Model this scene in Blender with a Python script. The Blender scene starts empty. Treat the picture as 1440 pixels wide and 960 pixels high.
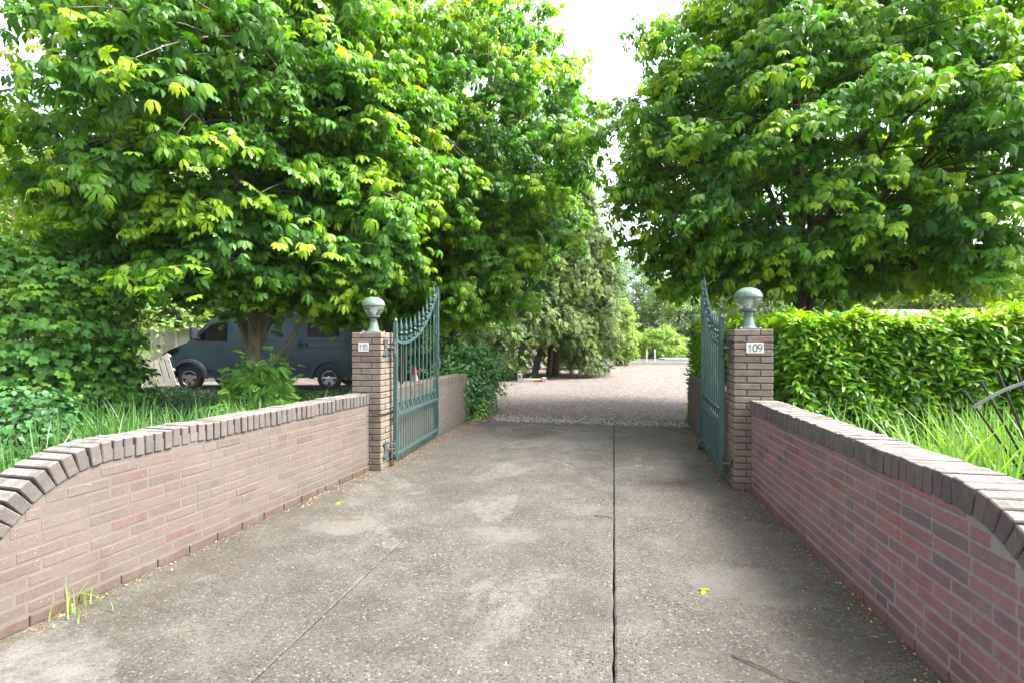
import bpy, bmesh, math, random
import numpy as np
from mathutils import Vector, Matrix

random.seed(11)
R = np.random.default_rng(11)
scene = bpy.context.scene
COL = scene.collection
PI = math.pi
YAW = math.radians(11.25)
SA, CA = math.sin(YAW), math.cos(YAW)


CR = np.array([CA, SA, 0.0]); CF = np.array([-SA, CA, 0.0])


def W(px, z, h=0.0):
    """site plan: bearing (in 1440ths of the lens width) and distance from the eye -> plan position"""
    u = (px - 720) / 720 * z
    return np.array([-z * SA + u * CA, z * CA + u * SA, h])


# ------------------------------------------------------------------ tagging
def tag(o, label=None, cat=None, group=None, kind=None):
    if label: o['label'] = label
    if cat: o['category'] = cat
    if group: o['group'] = group
    if kind: o['kind'] = kind
    return o


def thing(name, label, cat, loc=(0, 0, 0), rz=0.0, group=None):
    o = bpy.data.objects.new(name, None)
    COL.objects.link(o)
    o.location = [float(v) for v in loc]
    o.rotation_euler = (0, 0, rz)
    o.empty_display_size = 0.2
    return tag(o, label, cat, group)


def copy_tree(o, parent=None):
    c = o.copy()
    COL.objects.link(c)
    if parent: c.parent = parent
    for ch in [x for x in o.children]:
        copy_tree(ch, c)
    return c


def link(name, me, parent=None):
    o = bpy.data.objects.new(name, me)
    COL.objects.link(o)
    if parent: o.parent = parent
    return o


# ------------------------------------------------------------------ mesh builder
class MB:
    def __init__(s):
        s.v = []; s.f = []; s.t = []; s.m = []

    def add(s, verts, faces, tone=0.5, mi=0, M=None):
        b = len(s.v)
        for p in verts:
            p = Vector(p)
            if M is not None: p = M @ p
            s.v.append(p[:]); s.t.append(tone)
        for f in faces:
            s.f.append([b + i for i in f]); s.m.append(mi)

    def box(s, c, d, M=None, tone=0.5, ch=0.0, mi=0):
        if ch > 0:
            vs, fs = chamfer_box(d[0] / 2, d[1] / 2, d[2] / 2, ch)
        else:
            vs = [(x * d[0] / 2, y * d[1] / 2, z * d[2] / 2) for x in (-1, 1) for y in (-1, 1) for z in (-1, 1)]
            fs = [(0, 1, 3, 2), (4, 6, 7, 5), (0, 4, 5, 1), (2, 3, 7, 6), (0, 2, 6, 4), (1, 5, 7, 3)]
        T = Matrix.Translation(Vector([float(q) for q in c]))
        s.add(vs, fs, tone, mi, T @ M if M is not None else T)

    def tube(s, pts, rad, n=8, cap=True, tone=0.5, mi=0, M=None):
        pts = [Vector([float(q) for q in p]) for p in pts]
        if not hasattr(rad, '__len__'): rad = [rad] * len(pts)
        vs = []; fs = []
        t0 = (pts[1] - pts[0]).normalized()
        up = Vector((0, 0, 1)) if abs(t0.z) < 0.9 else Vector((1, 0, 0))
        x = t0.cross(up).normalized()
        for i, p in enumerate(pts):
            if i == 0: t = t0
            elif i == len(pts) - 1: t = (pts[i] - pts[i - 1]).normalized()
            else: t = (pts[i + 1] - pts[i - 1]).normalized()
            x = (x - t * x.dot(t))
            x = x.normalized() if x.length > 1e-6 else t.orthogonal().normalized()
            y = t.cross(x)
            for k in range(n):
                a = 2 * PI * k / n
                vs.append(p + (x * math.cos(a) + y * math.sin(a)) * float(rad[i]))
        for i in range(len(pts) - 1):
            for k in range(n):
                k2 = (k + 1) % n
                fs.append((i * n + k, i * n + k2, (i + 1) * n + k2, (i + 1) * n + k))
        if cap:
            fs.append(tuple(range(n - 1, -1, -1)))
            fs.append(tuple((len(pts) - 1) * n + k for k in range(n)))
        s.add(vs, fs, tone, mi, M)

    def lathe(s, prof, n=24, M=None, tone=0.5, mi=0, a0=0, a1=2 * PI):
        vs = []; fs = []
        for (r, z) in prof:
            for k in range(n):
                a = 2 * PI * k / n
                vs.append((r * math.cos(a), r * math.sin(a), z))
        for i in range(len(prof) - 1):
            for k in range(n):
                k2 = (k + 1) % n
                fs.append((i * n + k, i * n + k2, (i + 1) * n + k2, (i + 1) * n + k))
        fs.append(tuple(range(n - 1, -1, -1)))
        fs.append(tuple((len(prof) - 1) * n + k for k in range(n)))
        s.add(vs, fs, tone, mi, M)

    def prism(s, poly, y0, y1, M=None, tone=0.5, mi=0):
        """poly in (x,z), extruded along y"""
        n = len(poly)
        vs = [(p[0], y0, p[1]) for p in poly] + [(p[0], y1, p[1]) for p in poly]
        fs = [tuple(range(n)), tuple(range(2 * n - 1, n - 1, -1))]
        for i in range(n):
            j = (i + 1) % n
            fs.append((j, i, n + i, n + j))
        s.add(vs, fs, tone, mi, M)

    def build(s, name, mat, parent=None, smooth=True, angle=0.6, recalc=True):
        me = bpy.data.meshes.new(name)
        me.from_pydata(s.v, [], s.f)
        at = me.attributes.new('tone', 'FLOAT', 'POINT')
        at.data.foreach_set('value', np.array(s.t, dtype=np.float32))
        for mm in (mat if isinstance(mat, (list, tuple)) else [mat]): me.materials.append(mm)
        me.polygons.foreach_set('material_index', np.array(s.m, dtype=np.int32))
        if recalc:
            bm = bmesh.new(); bm.from_mesh(me)
            bmesh.ops.recalc_face_normals(bm, faces=bm.faces)
            bm.to_mesh(me); bm.free()
        if smooth:
            me.polygons.foreach_set('use_smooth', np.ones(len(me.polygons), dtype=bool))
            me.set_sharp_from_angle(angle=angle)
        me.update()
        return link(name, me, parent)


_cb = None


def chamfer_box(hx, hy, hz, c):
    global _cb
    c = min(c, hx * .45, hy * .45, hz * .45)
    S = [(x, y, z) for x in (-1, 1) for y in (-1, 1) for z in (-1, 1)]
    H = (hx, hy, hz)
    vs = []
    for sg in S:
        for a in range(3):
            vs.append(tuple(sg[i] * (H[i] if i == a else H[i] - c) for i in range(3)))
    if _cb is None:
        ix = {sg: i for i, sg in enumerate(S)}
        fs = []
        for a in range(3):
            b, d = [i for i in range(3) if i != a]
            for g in (-1, 1):
                q = []
                for (p, r) in ((-1, -1), (1, -1), (1, 1), (-1, 1)):
                    sg = [0, 0, 0]; sg[a] = g; sg[b] = p; sg[d] = r
                    q.append(ix[tuple(sg)] * 3 + a)
                fs.append(q)
        for a in range(3):
            for b in range(a + 1, 3):
                d = 3 - a - b
                for p in (-1, 1):
                    for r in (-1, 1):
                        s0 = [0, 0, 0]; s0[a] = p; s0[b] = r; s0[d] = -1
                        s1 = list(s0); s1[d] = 1
                        i0, i1 = ix[tuple(s0)], ix[tuple(s1)]
                        fs.append([i0 * 3 + a, i1 * 3 + a, i1 * 3 + b, i0 * 3 + b])
        for i in range(8): fs.append([i * 3, i * 3 + 1, i * 3 + 2])
        out = []
        for f in fs:
            P = [Vector(vs[i]) for i in f]
            nn = (P[1] - P[0]).cross(P[2] - P[0])
            cc = sum(P, Vector()) / len(P)
            # orientation from signs only (convex)
            out.append(tuple(f) if nn.dot(cc) > 0 else tuple(reversed(f)))
        _cb = out
    return vs, _cb


# ------------------------------------------------------------------ materials
class NT:
    def __init__(s, name):
        s.mat = bpy.data.materials.new(name)
        s.mat.use_nodes = True
        s.t = s.mat.node_tree
        s.t.nodes.clear()
        s.out = s.t.nodes.new('ShaderNodeOutputMaterial')

    def n(s, typ, **kw):
        nd = s.t.nodes.new('ShaderNode' + typ)
        for k, v in kw.items():
            if k.startswith('_'): setattr(nd, k[1:], v)
            else: s.set(nd, k, v)
        return nd

    def set(s, nd, k, v):
        key = k.replace('__', ' ')
        sock = nd.inputs[int(key[1:])] if (key[0] == 'i' and key[1:].isdigit()) else nd.inputs[key]
        if isinstance(v, bpy.types.NodeSocket): s.t.links.new(v, sock)
        elif isinstance(v, bpy.types.Node): s.t.links.new(v.outputs[0], sock)
        else:
            if hasattr(sock.default_value, '__len__') and len(sock.default_value) == 4 and len(v) == 3: v = (*v, 1)
            sock.default_value = v

    def coord(s, kind='Object'):
        return s.n('TexCoord').outputs[kind]

    def noise(s, vec, scale, detail=4, rough=0.55, dist=0.0):
        return s.n('TexNoise', Vector=vec, Scale=scale, Detail=detail, Roughness=rough, Distortion=dist).outputs[0]

    def ramp(s, fac, stops, interp='LINEAR'):
        r = s.n('ValToRGB', Fac=fac)
        e = r.color_ramp.elements
        r.color_ramp.interpolation = interp
        while len(e) < len(stops): e.new(0.5)
        for i, (p, c) in enumerate(stops):
            e[i].position = p
            if not hasattr(c, '__len__'): c = (c, c, c)
            e[i].color = (*c, 1) if len(c) == 3 else c
        return r.outputs[0]

    def mix(s, fac, a, b, mode='MIX'):
        m = s.n('Mix', _data_type='RGBA', _blend_type=mode)
        for k, v in ((0, fac), (6, a), (7, b)):
            sock = m.inputs[k]
            if isinstance(v, bpy.types.NodeSocket): s.t.links.new(v, sock)
            else: sock.default_value = (*v, 1) if hasattr(v, '__len__') and len(v) == 3 else v
        return m.outputs[2]

    def math(s, op, a, b=0.0, clamp=False):
        m = s.n('Math', _operation=op, _use_clamp=clamp)
        for k, v in ((0, a), (1, b)):
            if isinstance(v, bpy.types.NodeSocket): s.t.links.new(v, m.inputs[k])
            else: m.inputs[k].default_value = v
        return m.outputs[0]

    def tone(s, nm='tone'):
        return s.n('Attribute', _attribute_name=nm).outputs['Fac']

    def bump(s, h, strength=0.4, dist=0.01, normal=None):
        b = s.n('Bump', Strength=strength, Distance=dist, Height=h)
        if normal is not None: s.set(b, 'Normal', normal)
        return b.outputs[0]

    def pbr(s, color, rough=0.6, metal=0.0, normal=None, spec=0.5, **kw):
        p = s.n('BsdfPrincipled')
        s.set(p, 'Base Color', color); s.set(p, 'Roughness', rough); s.set(p, 'Metallic', metal)
        s.set(p, 'Specular IOR Level', spec)
        for k, v in kw.items(): s.set(p, k.replace('_', ' '), v)
        if normal is not None: s.set(p, 'Normal', normal)
        return p.outputs[0]

    def done(s, shader):
        s.t.links.new(shader, s.out.inputs['Surface'])
        return s.mat


def simple(name, col, rough=0.6, metal=0.0, var=0.15, scale=8, bump=0.0, spec=0.5):
    n = NT(name); co = n.coord()
    f = n.noise(co, scale, 5)
    c = n.mix(f, [x * (1 - var) for x in col], [min(1, x * (1 + var)) for x in col])
    nm = n.bump(n.noise(co, scale * 12, 4), bump, 0.004) if bump else None
    return n.done(n.pbr(c, rough, metal, nm, spec))


def leaf_mat(name, dark, mid, young_lit, trans=0.38, rough=0.42, spec=0.45, tcol=None):
    n = NT(name)
    t = n.tone()
    col = n.ramp(t, [(0.0, dark), (0.45, mid), (1.0, young_lit)])  # last stop serves new growth and leaves painted as sunlit
    co = n.coord()
    v = n.noise(co, 9, 3)
    col = n.mix(0.5, col, n.ramp(v, [(0.3, 0.62), (0.7, 1.0)]), 'MULTIPLY')
    p = n.pbr(col, rough, 0, None, spec)
    tc = n.mix(1.0, col, tcol or (1.15, 1.3, 0.40), 'MULTIPLY')
    tr = n.n('BsdfTranslucent', Color=tc).outputs[0]
    m = n.n('MixShader', Fac=trans, i1=p, i2=tr)
    return n.done(m.outputs[0])


def brick_mat(name, stops, smear, smear_col, speck=0.5, mossy=0.3, bump=0.5, lichen=0.0, grime=0.6):
    n = NT(name); co = n.coord('Object')
    t = n.tone()
    col = n.ramp(t, stops)
    g = n.noise(co, 60, 6, 0.65)
    col = n.mix(0.55, col, n.ramp(g, [(0.3, 0.55), (0.65, 1.05)]), 'MULTIPLY')
    big = n.noise(co, 2.3, 5, 0.6, 0.3)
    sm = n.noise(co, 14, 6, 0.65)
    f = n.math('MULTIPLY', n.ramp(n.math('ADD', n.math('MULTIPLY', big, 0.55), n.math('MULTIPLY', sm, 0.45)),
                                  [(0.36, 0.0), (0.62, 1.0)]), smear)
    col = n.mix(f, col, smear_col)
    d = n.noise(co, 3.1, 4, 0.6, 0.4)
    col = n.mix(n.math('MULTIPLY', n.ramp(d, [(0.5, 0), (0.75, 1)]), mossy), col, (0.07, 0.066, 0.054))
    sp = n.noise(co, 95, 3, 0.5)
    col = n.mix(n.math('MULTIPLY', n.ramp(sp, [(0.66, 0), (0.72, 1)]), speck), col, (0.30, 0.285, 0.255))
    zz = n.n('SeparateXYZ', Vector=co).outputs[2]
    gm = n.math('MULTIPLY', n.ramp(n.math('ADD', zz, n.math('MULTIPLY', n.noise(co, 5, 5, 0.65), 0.22)), [(0.10, 0.75), (0.30, 0.0)]), grime)
    col = n.mix(gm, col, (0.05, 0.046, 0.036))
    st = n.noise(n.n('Mapping', Vector=co, Scale=(5, 5, 0.7)).outputs[0], 2.2, 5, 0.6)
    col = n.mix(n.math('MULTIPLY', n.ramp(st, [(0.52, 0), (0.70, 0.55)]), grime), col, (0.075, 0.07, 0.06))
    if lichen:
        lf = n.math('MULTIPLY', n.ramp(n.noise(co, 9, 6, 0.7, 0.5), [(0.40, 0), (0.56, 1)]), lichen)
        nz = n.n('SeparateXYZ', Vector=n.n('NewGeometry').outputs['Normal']).outputs[2]
        col = n.mix(n.math('MULTIPLY', lf, n.ramp(nz, [(0.3, 0.12), (0.8, 1)])), col, (0.20, 0.195, 0.183))
    h = n.math('ADD', n.math('MULTIPLY', g, 0.6), n.math('MULTIPLY', sm, 0.6))
    return n.done(n.pbr(col, 0.88, 0, n.bump(h, bump, 0.006), 0.25))


M = {}
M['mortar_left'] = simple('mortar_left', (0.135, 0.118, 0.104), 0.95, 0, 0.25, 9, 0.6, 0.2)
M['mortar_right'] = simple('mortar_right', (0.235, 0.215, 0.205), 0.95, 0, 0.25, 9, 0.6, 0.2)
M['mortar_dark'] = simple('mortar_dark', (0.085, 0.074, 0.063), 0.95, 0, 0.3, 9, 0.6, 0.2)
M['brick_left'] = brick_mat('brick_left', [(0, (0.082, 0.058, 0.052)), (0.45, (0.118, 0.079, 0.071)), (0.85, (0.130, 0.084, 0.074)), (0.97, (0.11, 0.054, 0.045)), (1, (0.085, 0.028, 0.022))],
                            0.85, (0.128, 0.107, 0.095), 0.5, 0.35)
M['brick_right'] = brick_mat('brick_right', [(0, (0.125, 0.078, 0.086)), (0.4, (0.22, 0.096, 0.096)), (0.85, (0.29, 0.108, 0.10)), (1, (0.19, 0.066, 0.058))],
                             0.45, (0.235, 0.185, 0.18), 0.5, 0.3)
M['brick_cap'] = brick_mat('brick_cap', [(0, (0.070, 0.059, 0.058)), (0.5, (0.098, 0.080, 0.075)), (1, (0.125, 0.097, 0.088))],
                           0.5, (0.14, 0.131, 0.12), 0.7, 0.3, 0.6, 0.85)
M['brick_pillar'] = brick_mat('brick_pillar', [(0, (0.085, 0.066, 0.056)), (0.5, (0.118, 0.09, 0.076)), (0.85, (0.138, 0.102, 0.086)), (1, (0.135, 0.08, 0.068))],
                              0.5, (0.215, 0.185, 0.155), 0.8, 0.25)
M['brick_inner'] = brick_mat('brick_inner', [(0, (0.098, 0.078, 0.066)), (1, (0.115, 0.09, 0.075))], 0.92, (0.122, 0.104, 0.086), 0.4, 0.35)


def concrete():
    n = NT('old_concrete'); co = n.coord()
    big = n.noise(co, 0.9, 5, 0.6, 0.6)
    mid = n.noise(co, 3.2, 6, 0.68, 0.4)
    base = n.ramp(n.math('ADD', n.math('MULTIPLY', big, 0.5), n.math('MULTIPLY', mid, 0.5)),
                  [(0.34, (0.040, 0.038, 0.034)), (0.47, (0.062, 0.059, 0.053)), (0.56, (0.082, 0.077, 0.068)), (0.68, (0.125, 0.118, 0.106))])
    # exposed aggregate: little stones of many colours
    v = n.n('TexVoronoi', Vector=co, Scale=80.0, Randomness=1.0)
    stone = n.ramp(n.n('SeparateColor', Color=v.outputs['Color']).outputs[0],
                   [(0.0, (0.012, 0.0115, 0.010)), (0.35, (0.032, 0.0295, 0.025)), (0.6, (0.066, 0.060, 0.05)), (0.88, (0.115, 0.106, 0.09)), (1.0, (0.20, 0.19, 0.165))])
    near = n.ramp(v.outputs['Distance'], [(0.38, 1), (0.6, 0)])
    amt = n.ramp(n.noise(co, 2.1, 6, 0.7), [(0.36, 0.40), (0.6, 0.80)])
    col = n.mix(n.math('MULTIPLY', near, amt), base, stone)
    v2 = n.n('TexVoronoi', Vector=co, Scale=33.0, Randomness=1.0)
    r2 = n.n('SeparateColor', Color=v2.outputs['Color']).outputs[1]
    f2 = n.math('MULTIPLY', n.ramp(v2.outputs['Distance'], [(0.09, 1), (0.15, 0)]), n.ramp(r2, [(0.80, 0), (0.82, 1)]))
    col = n.mix(n.math('MULTIPLY', f2, 0.35), col, (0.30, 0.325, 0.29))
    # worn laitance patches with a crisp edge
    pw = n.noise(co, 0.75, 7, 0.62, 0.9)
    pf = n.ramp(pw, [(0.57, 0), (0.60, 0.5), (0.68, 0.5)])
    col = n.mix(n.math('MULTIPLY', pf, n.ramp(n.noise(co, 20, 4), [(0.35, 0.25), (0.6, 1)])), col, (0.135, 0.131, 0.122))
    pn = n.noise(co, 6, 6, 0.65, 0.4)
    for (cx, cy, rx, ry, cc, am) in ((-2.05, 1.32, .55, .28, (0.21, 0.207, 0.20), .9), (-1.95, 3.45, .34, .16, (0.135, 0.125, 0.11), .8), (0.72, 3.05, .40, .26, (0.10, 0.096, 0.088), .8),
                                     (-0.75, 3.55, .28, .17, (0.115, 0.11, 0.10), .6), (-1.9, 8.2, .35, .3, (0.05, 0.048, 0.036), .7), (-0.55, 7.3, .5, 1.0, (0.13, 0.125, 0.11), .5), (-2.35, 1.75, .3, .2, (0.16, 0.155, 0.148), .6)):
        q = n.n('VectorMath', _operation='SUBTRACT', i0=co, i1=(cx, cy, 0)).outputs[0]
        q = n.n('VectorMath', _operation='MULTIPLY', i0=q, i1=(1 / rx, 1 / ry, 0)).outputs[0]
        ln = n.n('VectorMath', _operation='LENGTH', i0=q).outputs['Value']
        fld = n.math('ADD', ln, n.math('MULTIPLY', n.math('SUBTRACT', pn, 0.5), 2.4))
        col = n.mix(n.math('MULTIPLY', n.ramp(fld, [(0.70, 1), (0.98, 0)]), n.math('MULTIPLY', am, n.ramp(n.noise(co, 38, 5, 0.7), [(0.35, 0.25), (0.6, 0.9)]))), col, cc)
    # brown dirt washed to the sides
    sx = n.n('SeparateXYZ', Vector=co).outputs
    side = n.math('ABSOLUTE', n.math('ADD', sx[0], 0.65))
    side = n.ramp(n.math('MULTIPLY', side, 0.5), [(0.45, 0), (0.95, 1)])
    dn = n.ramp(n.noise(co, 4.2, 6, 0.7, 0.3), [(0.42, 0), (0.6, 1)])
    col = n.mix(n.math('MULTIPLY', n.math('MULTIPLY', side, dn), 0.62), col, (0.058, 0.045, 0.030))
    gr = n.ramp(n.noise(co, 1.3, 6, 0.65, 0.5), [(0.56, 0), (0.66, 0.35)])
    col = n.mix(gr, col, (0.034, 0.035, 0.025))
    fine = n.noise(co, 150, 3, 0.6)
    col = n.mix(0.5, col, n.ramp(fine, [(0.3, 0.5), (0.7, 1.25)]), 'MULTIPLY')
    h = n.math('ADD', n.math('MULTIPLY', near, n.math('MULTIPLY', amt, 0.8)), n.math('ADD', n.math('MULTIPLY', fine, 0.5), n.math('MULTIPLY', mid, 1.2)))
    return n.done(n.pbr(col, 0.93, 0, n.bump(h, 0.6, 0.006), 0.2))


def gravel():
    n = NT('pink_gravel'); co = n.coord()
    v = n.n('TexVoronoi', Vector=co, Scale=27.0, Randomness=1.0)
    r = n.n('SeparateColor', Color=v.outputs['Color']).outputs[0]
    col = n.ramp(r, [(0, (0.10, 0.083, 0.073)), (0.4, (0.175, 0.149, 0.135)), (0.75, (0.25, 0.22, 0.203)), (1, (0.36, 0.325, 0.30))])
    gap = n.ramp(v.outputs['Distance'], [(0.35, 1.0), (0.75, 0.35)])
    col = n.mix(0.8, col, gap, 'MULTIPLY')
    b = n.noise(co, 0.35, 4, 0.6, 0.4)
    col = n.mix(n.ramp(b, [(0.35, 0.25), (0.65, 0)]), col, (0.10, 0.08, 0.064))
    h = n.math('SUBTRACT', 1.0, v.outputs['Distance'])
    return n.done(n.pbr(col, 0.9, 0, n.bump(h, 0.9, 0.02), 0.2))


def soil():
    n = NT('bed_soil'); co = n.coord()
    a = n.noise(co, 1.1, 6, 0.65); b = n.noise(co, 25, 5, 0.7)
    col = n.ramp(a, [(0.35, (0.055, 0.042, 0.028)), (0.55, (0.05, 0.06, 0.025)), (0.7, (0.06, 0.085, 0.03))])
    col = n.mix(0.6, col, n.ramp(b, [(0.3, 0.4), (0.7, 1.3)]), 'MULTIPLY')
    return n.done(n.pbr(col, 0.95, 0, n.bump(b, 0.8, 0.03), 0.15))


def bark(name, c0, c1, c2):
    n = NT(name); co = n.coord()
    mp = n.n('Mapping', Vector=co, Scale=(1, 1, 0.28)).outputs[0]
    a = n.noise(mp, 22, 7, 0.7, 0.6); b = n.noise(co, 3, 5, 0.6)
    col = n.ramp(a, [(0.3, c0), (0.55, c1), (0.75, c2)])
    col = n.mix(n.ramp(b, [(0.5, 0), (0.7, 0.5)]), col, (0.14, 0.15, 0.09))
    return n.done(n.pbr(col, 0.9, 0, n.bump(a, 0.9, 0.02), 0.2))


M['concrete'] = concrete()
M['gravel'] = gravel()
M['soil'] = soil()
M['bark'] = bark('chestnut_bark', (0.10, 0.08, 0.062), (0.25, 0.205, 0.16), (0.36, 0.31, 0.245))
M['bark_dark'] = bark('dark_bark', (0.035, 0.026, 0.02), (0.085, 0.062, 0.045), (0.14, 0.11, 0.085))
M['bark_red'] = bark('cypress_bark', (0.04, 0.025, 0.018), (0.13, 0.08, 0.055), (0.22, 0.15, 0.11))
M['chestnut'] = leaf_mat('chestnut_leaf', (0.034, 0.125, 0.022), (0.112, 0.285, 0.022), (0.40, 0.53, 0.012), 0.48, 0.45, 0.4)
M['maple'] = leaf_mat('maple_leaf', (0.04, 0.14, 0.035), (0.085, 0.235, 0.045), (0.22, 0.40, 0.05), 0.42, 0.55, 0.25)
M['laurel'] = leaf_mat('laurel_leaf', (0.035, 0.12, 0.012), (0.135, 0.33, 0.014), (0.40, 0.50, 0.02), 0.40, 0.36, 0.4)
M['ivy'] = leaf_mat('ivy_leaf', (0.022, 0.08, 0.024), (0.045, 0.145, 0.034), (0.12, 0.28, 0.04), 0.30, 0.48, 0.3)
M['thuja'] = leaf_mat('cypress_frond', (0.036, 0.082, 0.022), (0.10, 0.165, 0.036), (0.25, 0.31, 0.075), 0.30, 0.6, 0.25, (1.2, 1.15, 0.6))
M['pinnate'] = leaf_mat('pinnate_leaf', (0.06, 0.17, 0.03), (0.12, 0.28, 0.04), (0.25, 0.42, 0.06), 0.4, 0.5, 0.3)
M['grass'] = leaf_mat('iris_blade', (0.05, 0.13, 0.03), (0.12, 0.26, 0.05), (0.30, 0.42, 0.12), 0.35, 0.4, 0.4)
M['far_leaf'] = leaf_mat('far_leaf', (0.08, 0.15, 0.05), (0.16, 0.26, 0.07), (0.32, 0.42, 0.10), 0.35, 0.6, 0.2)
M['far_cool'] = leaf_mat('far_cool_leaf', (0.07, 0.14, 0.08), (0.12, 0.22, 0.11), (0.22, 0.34, 0.14), 0.35, 0.6, 0.2)
M['lime_leaf'] = leaf_mat('lime_leaf', (0.09, 0.17, 0.025), (0.18, 0.29, 0.034), (0.32, 0.42, 0.055), 0.4, 0.5, 0.3)
M['litter'] = leaf_mat('dry_leaf', (0.10, 0.055, 0.03), (0.24, 0.14, 0.07), (0.42, 0.29, 0.14), 0.15, 0.8, 0.1, (1, 0.9, 0.6))


def paint(name, col, col2, rough=0.5, metal=0.0):
    n = NT(name); co = n.coord()
    a = n.noise(co, 7, 6, 0.65); b = n.noise(co, 60, 4, 0.6)
    c = n.mix(n.ramp(a, [(0.4, 0), (0.7, 1)]), col, col2)
    c = n.mix(n.ramp(b, [(0.64, 0), (0.74, 0.7)]), c, (0.10, 0.062, 0.035))
    return n.done(n.pbr(c, n.ramp(a, [(0.3, rough - 0.1), (0.7, rough + 0.15)]), metal, n.bump(b, 0.15, 0.002), 0.4))


M['gate'] = paint('green_gate_paint', (0.033, 0.080, 0.076), (0.062, 0.112, 0.10), 0.45)
M['lamp_green'] = paint('lamp_green_paint', (0.085, 0.15, 0.132), (0.115, 0.18, 0.16), 0.4)
M['lamp_dark'] = paint('lamp_neck_paint', (0.07, 0.115, 0.115), (0.10, 0.15, 0.142), 0.45)
M['hinge'] = paint('hinge_metal', (0.06, 0.09, 0.09), (0.10, 0.125, 0.118), 0.5, 0.3)
M['black_iron'] = paint('black_iron', (0.02, 0.018, 0.017), (0.04, 0.032, 0.028), 0.55, 0.3)
M['grey_iron'] = paint('grey_iron', (0.12, 0.14, 0.155), (0.16, 0.18, 0.19), 0.5, 0.3)
M['white'] = simple('white_enamel', (0.55, 0.54, 0.52), 0.35, 0, 0.06, 20)
M['ink'] = simple('plate_ink', (0.10, 0.105, 0.11), 0.5)
M['rubber'] = simple('black_rubber', (0.018, 0.018, 0.019), 0.75, 0, 0.3, 10)
M['plastic_dark'] = simple('grey_plastic', (0.022, 0.027, 0.034), 0.6, 0, 0.15, 6)
M['glass_dark'] = simple('tinted_glass', (0.005, 0.006, 0.007), 0.10, 0, 0.1, 3, 0, 0.12)
M['alloy'] = simple('alloy', (0.62, 0.63, 0.64), 0.3, 0.85, 0.05, 6)
M['red'] = simple('red_plastic', (0.55, 0.045, 0.03), 0.45, 0, 0.15, 10)
M['orange_red'] = simple('cone_red', (0.62, 0.085, 0.035), 0.5, 0, 0.15, 10)
M['wood_pale'] = simple('weathered_pale_wood', (0.40, 0.37, 0.33), 0.8, 0, 0.22, 14, 0.3)
M['wood_grey'] = simple('grey_wood', (0.30, 0.29, 0.27), 0.85, 0, 0.25, 14, 0.3)
M['wood_brown'] = simple('brown_wood', (0.20, 0.15, 0.105), 0.85, 0, 0.25, 14, 0.3)
M['shed'] = simple('cream_green_paint', (0.27, 0.28, 0.215), 0.6, 0, 0.1, 5)
M['shed_trim'] = simple('pale_trim_paint', (0.34, 0.345, 0.28), 0.6, 0, 0.1, 5)
M['tile'] = simple('pink_roof_tile', (0.17, 0.095, 0.075), 0.8, 0, 0.25, 14, 0.4)
M['slate'] = simple('grey_roof', (0.075, 0.081, 0.09), 0.7, 0, 0.15, 8, 0.2)
M['render'] = simple('house_wall', (0.17, 0.15, 0.13), 0.85, 0, 0.1, 5)
M['kerb'] = simple('pale_kerb', (0.36, 0.35, 0.335), 0.8, 0, 0.12, 6, 0.2)
M['terracotta'] = simple('terracotta', (0.42, 0.22, 0.13), 0.8, 0, 0.2, 12)
M['dark_gap'] = simple('joint_dirt', (0.022, 0.018, 0.013), 1.0, 0, 0.4, 30, 0, 0.05)


def car_paint():
    n = NT('slate_blue_paint'); co = n.coord()
    a = n.noise(co, 1.4, 3)
    c = n.mix(a, (0.012, 0.038, 0.055), (0.017, 0.048, 0.067))
    return n.done(n.pbr(c, 0.32, 0.25, None, 0.5, Coat_Weight=0.2, Coat_Roughness=0.06))


M['van'] = car_paint()


def lamp_glass():
    n = NT('ribbed_lamp_glass'); co = n.coord()
    w = n.n('TexWave', Vector=co, Scale=28.0, _bands_direction='Z')
    nm = n.bump(w.outputs[1], 0.8, 0.006)
    g = n.pbr((0.84, 0.87, 0.84), 0.20, 0, nm, 0.5, Transmission_Weight=0.89, IOR=1.15)
    return n.done(g)


M['lamp_glass'] = lamp_glass()


def tint(name, k):
    """settle a surface's own colour by one constant factor"""
    t = M[name].node_tree
    kk = k if hasattr(k, '__len__') else (k, k, k)
    for p in [x for x in t.nodes if x.type == 'BSDF_PRINCIPLED']:
        mx = t.nodes.new('ShaderNodeMix'); mx.data_type = 'RGBA'; mx.blend_type = 'MULTIPLY'
        mx.inputs[0].default_value = 1.0; mx.inputs[7].default_value = (*kk, 1)
        src = p.inputs['Base Color'].links[0].from_socket
        t.links.new(src, mx.inputs[6]); t.links.new(mx.outputs[2], p.inputs['Base Color'])


for nm, k in (('concrete', .85), ('gravel', (.66, .65, .66)), ('brick_left', (.84, .85, .85)), ('mortar_left', .72), ('brick_right', (.80, .80, .84)), ('mortar_right', .76), ('brick_cap', .76),
              ('brick_pillar', (1.06, 1.05, 1.0)), ('brick_inner', .84), ('gate', (.66, .70, .70)), ('lamp_green', .78), ('lamp_dark', .75), ('hinge', .75), ('white', .85), ('kerb', .75), ('wood_pale', .85),
              ('shed', .85), ('shed_trim', .85), ('van', (.80, .88, .95)), ('glass_dark', .4), ('grey_iron', .75), ('slate', .7), ('tile', .5)):
    tint(nm, k)

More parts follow.
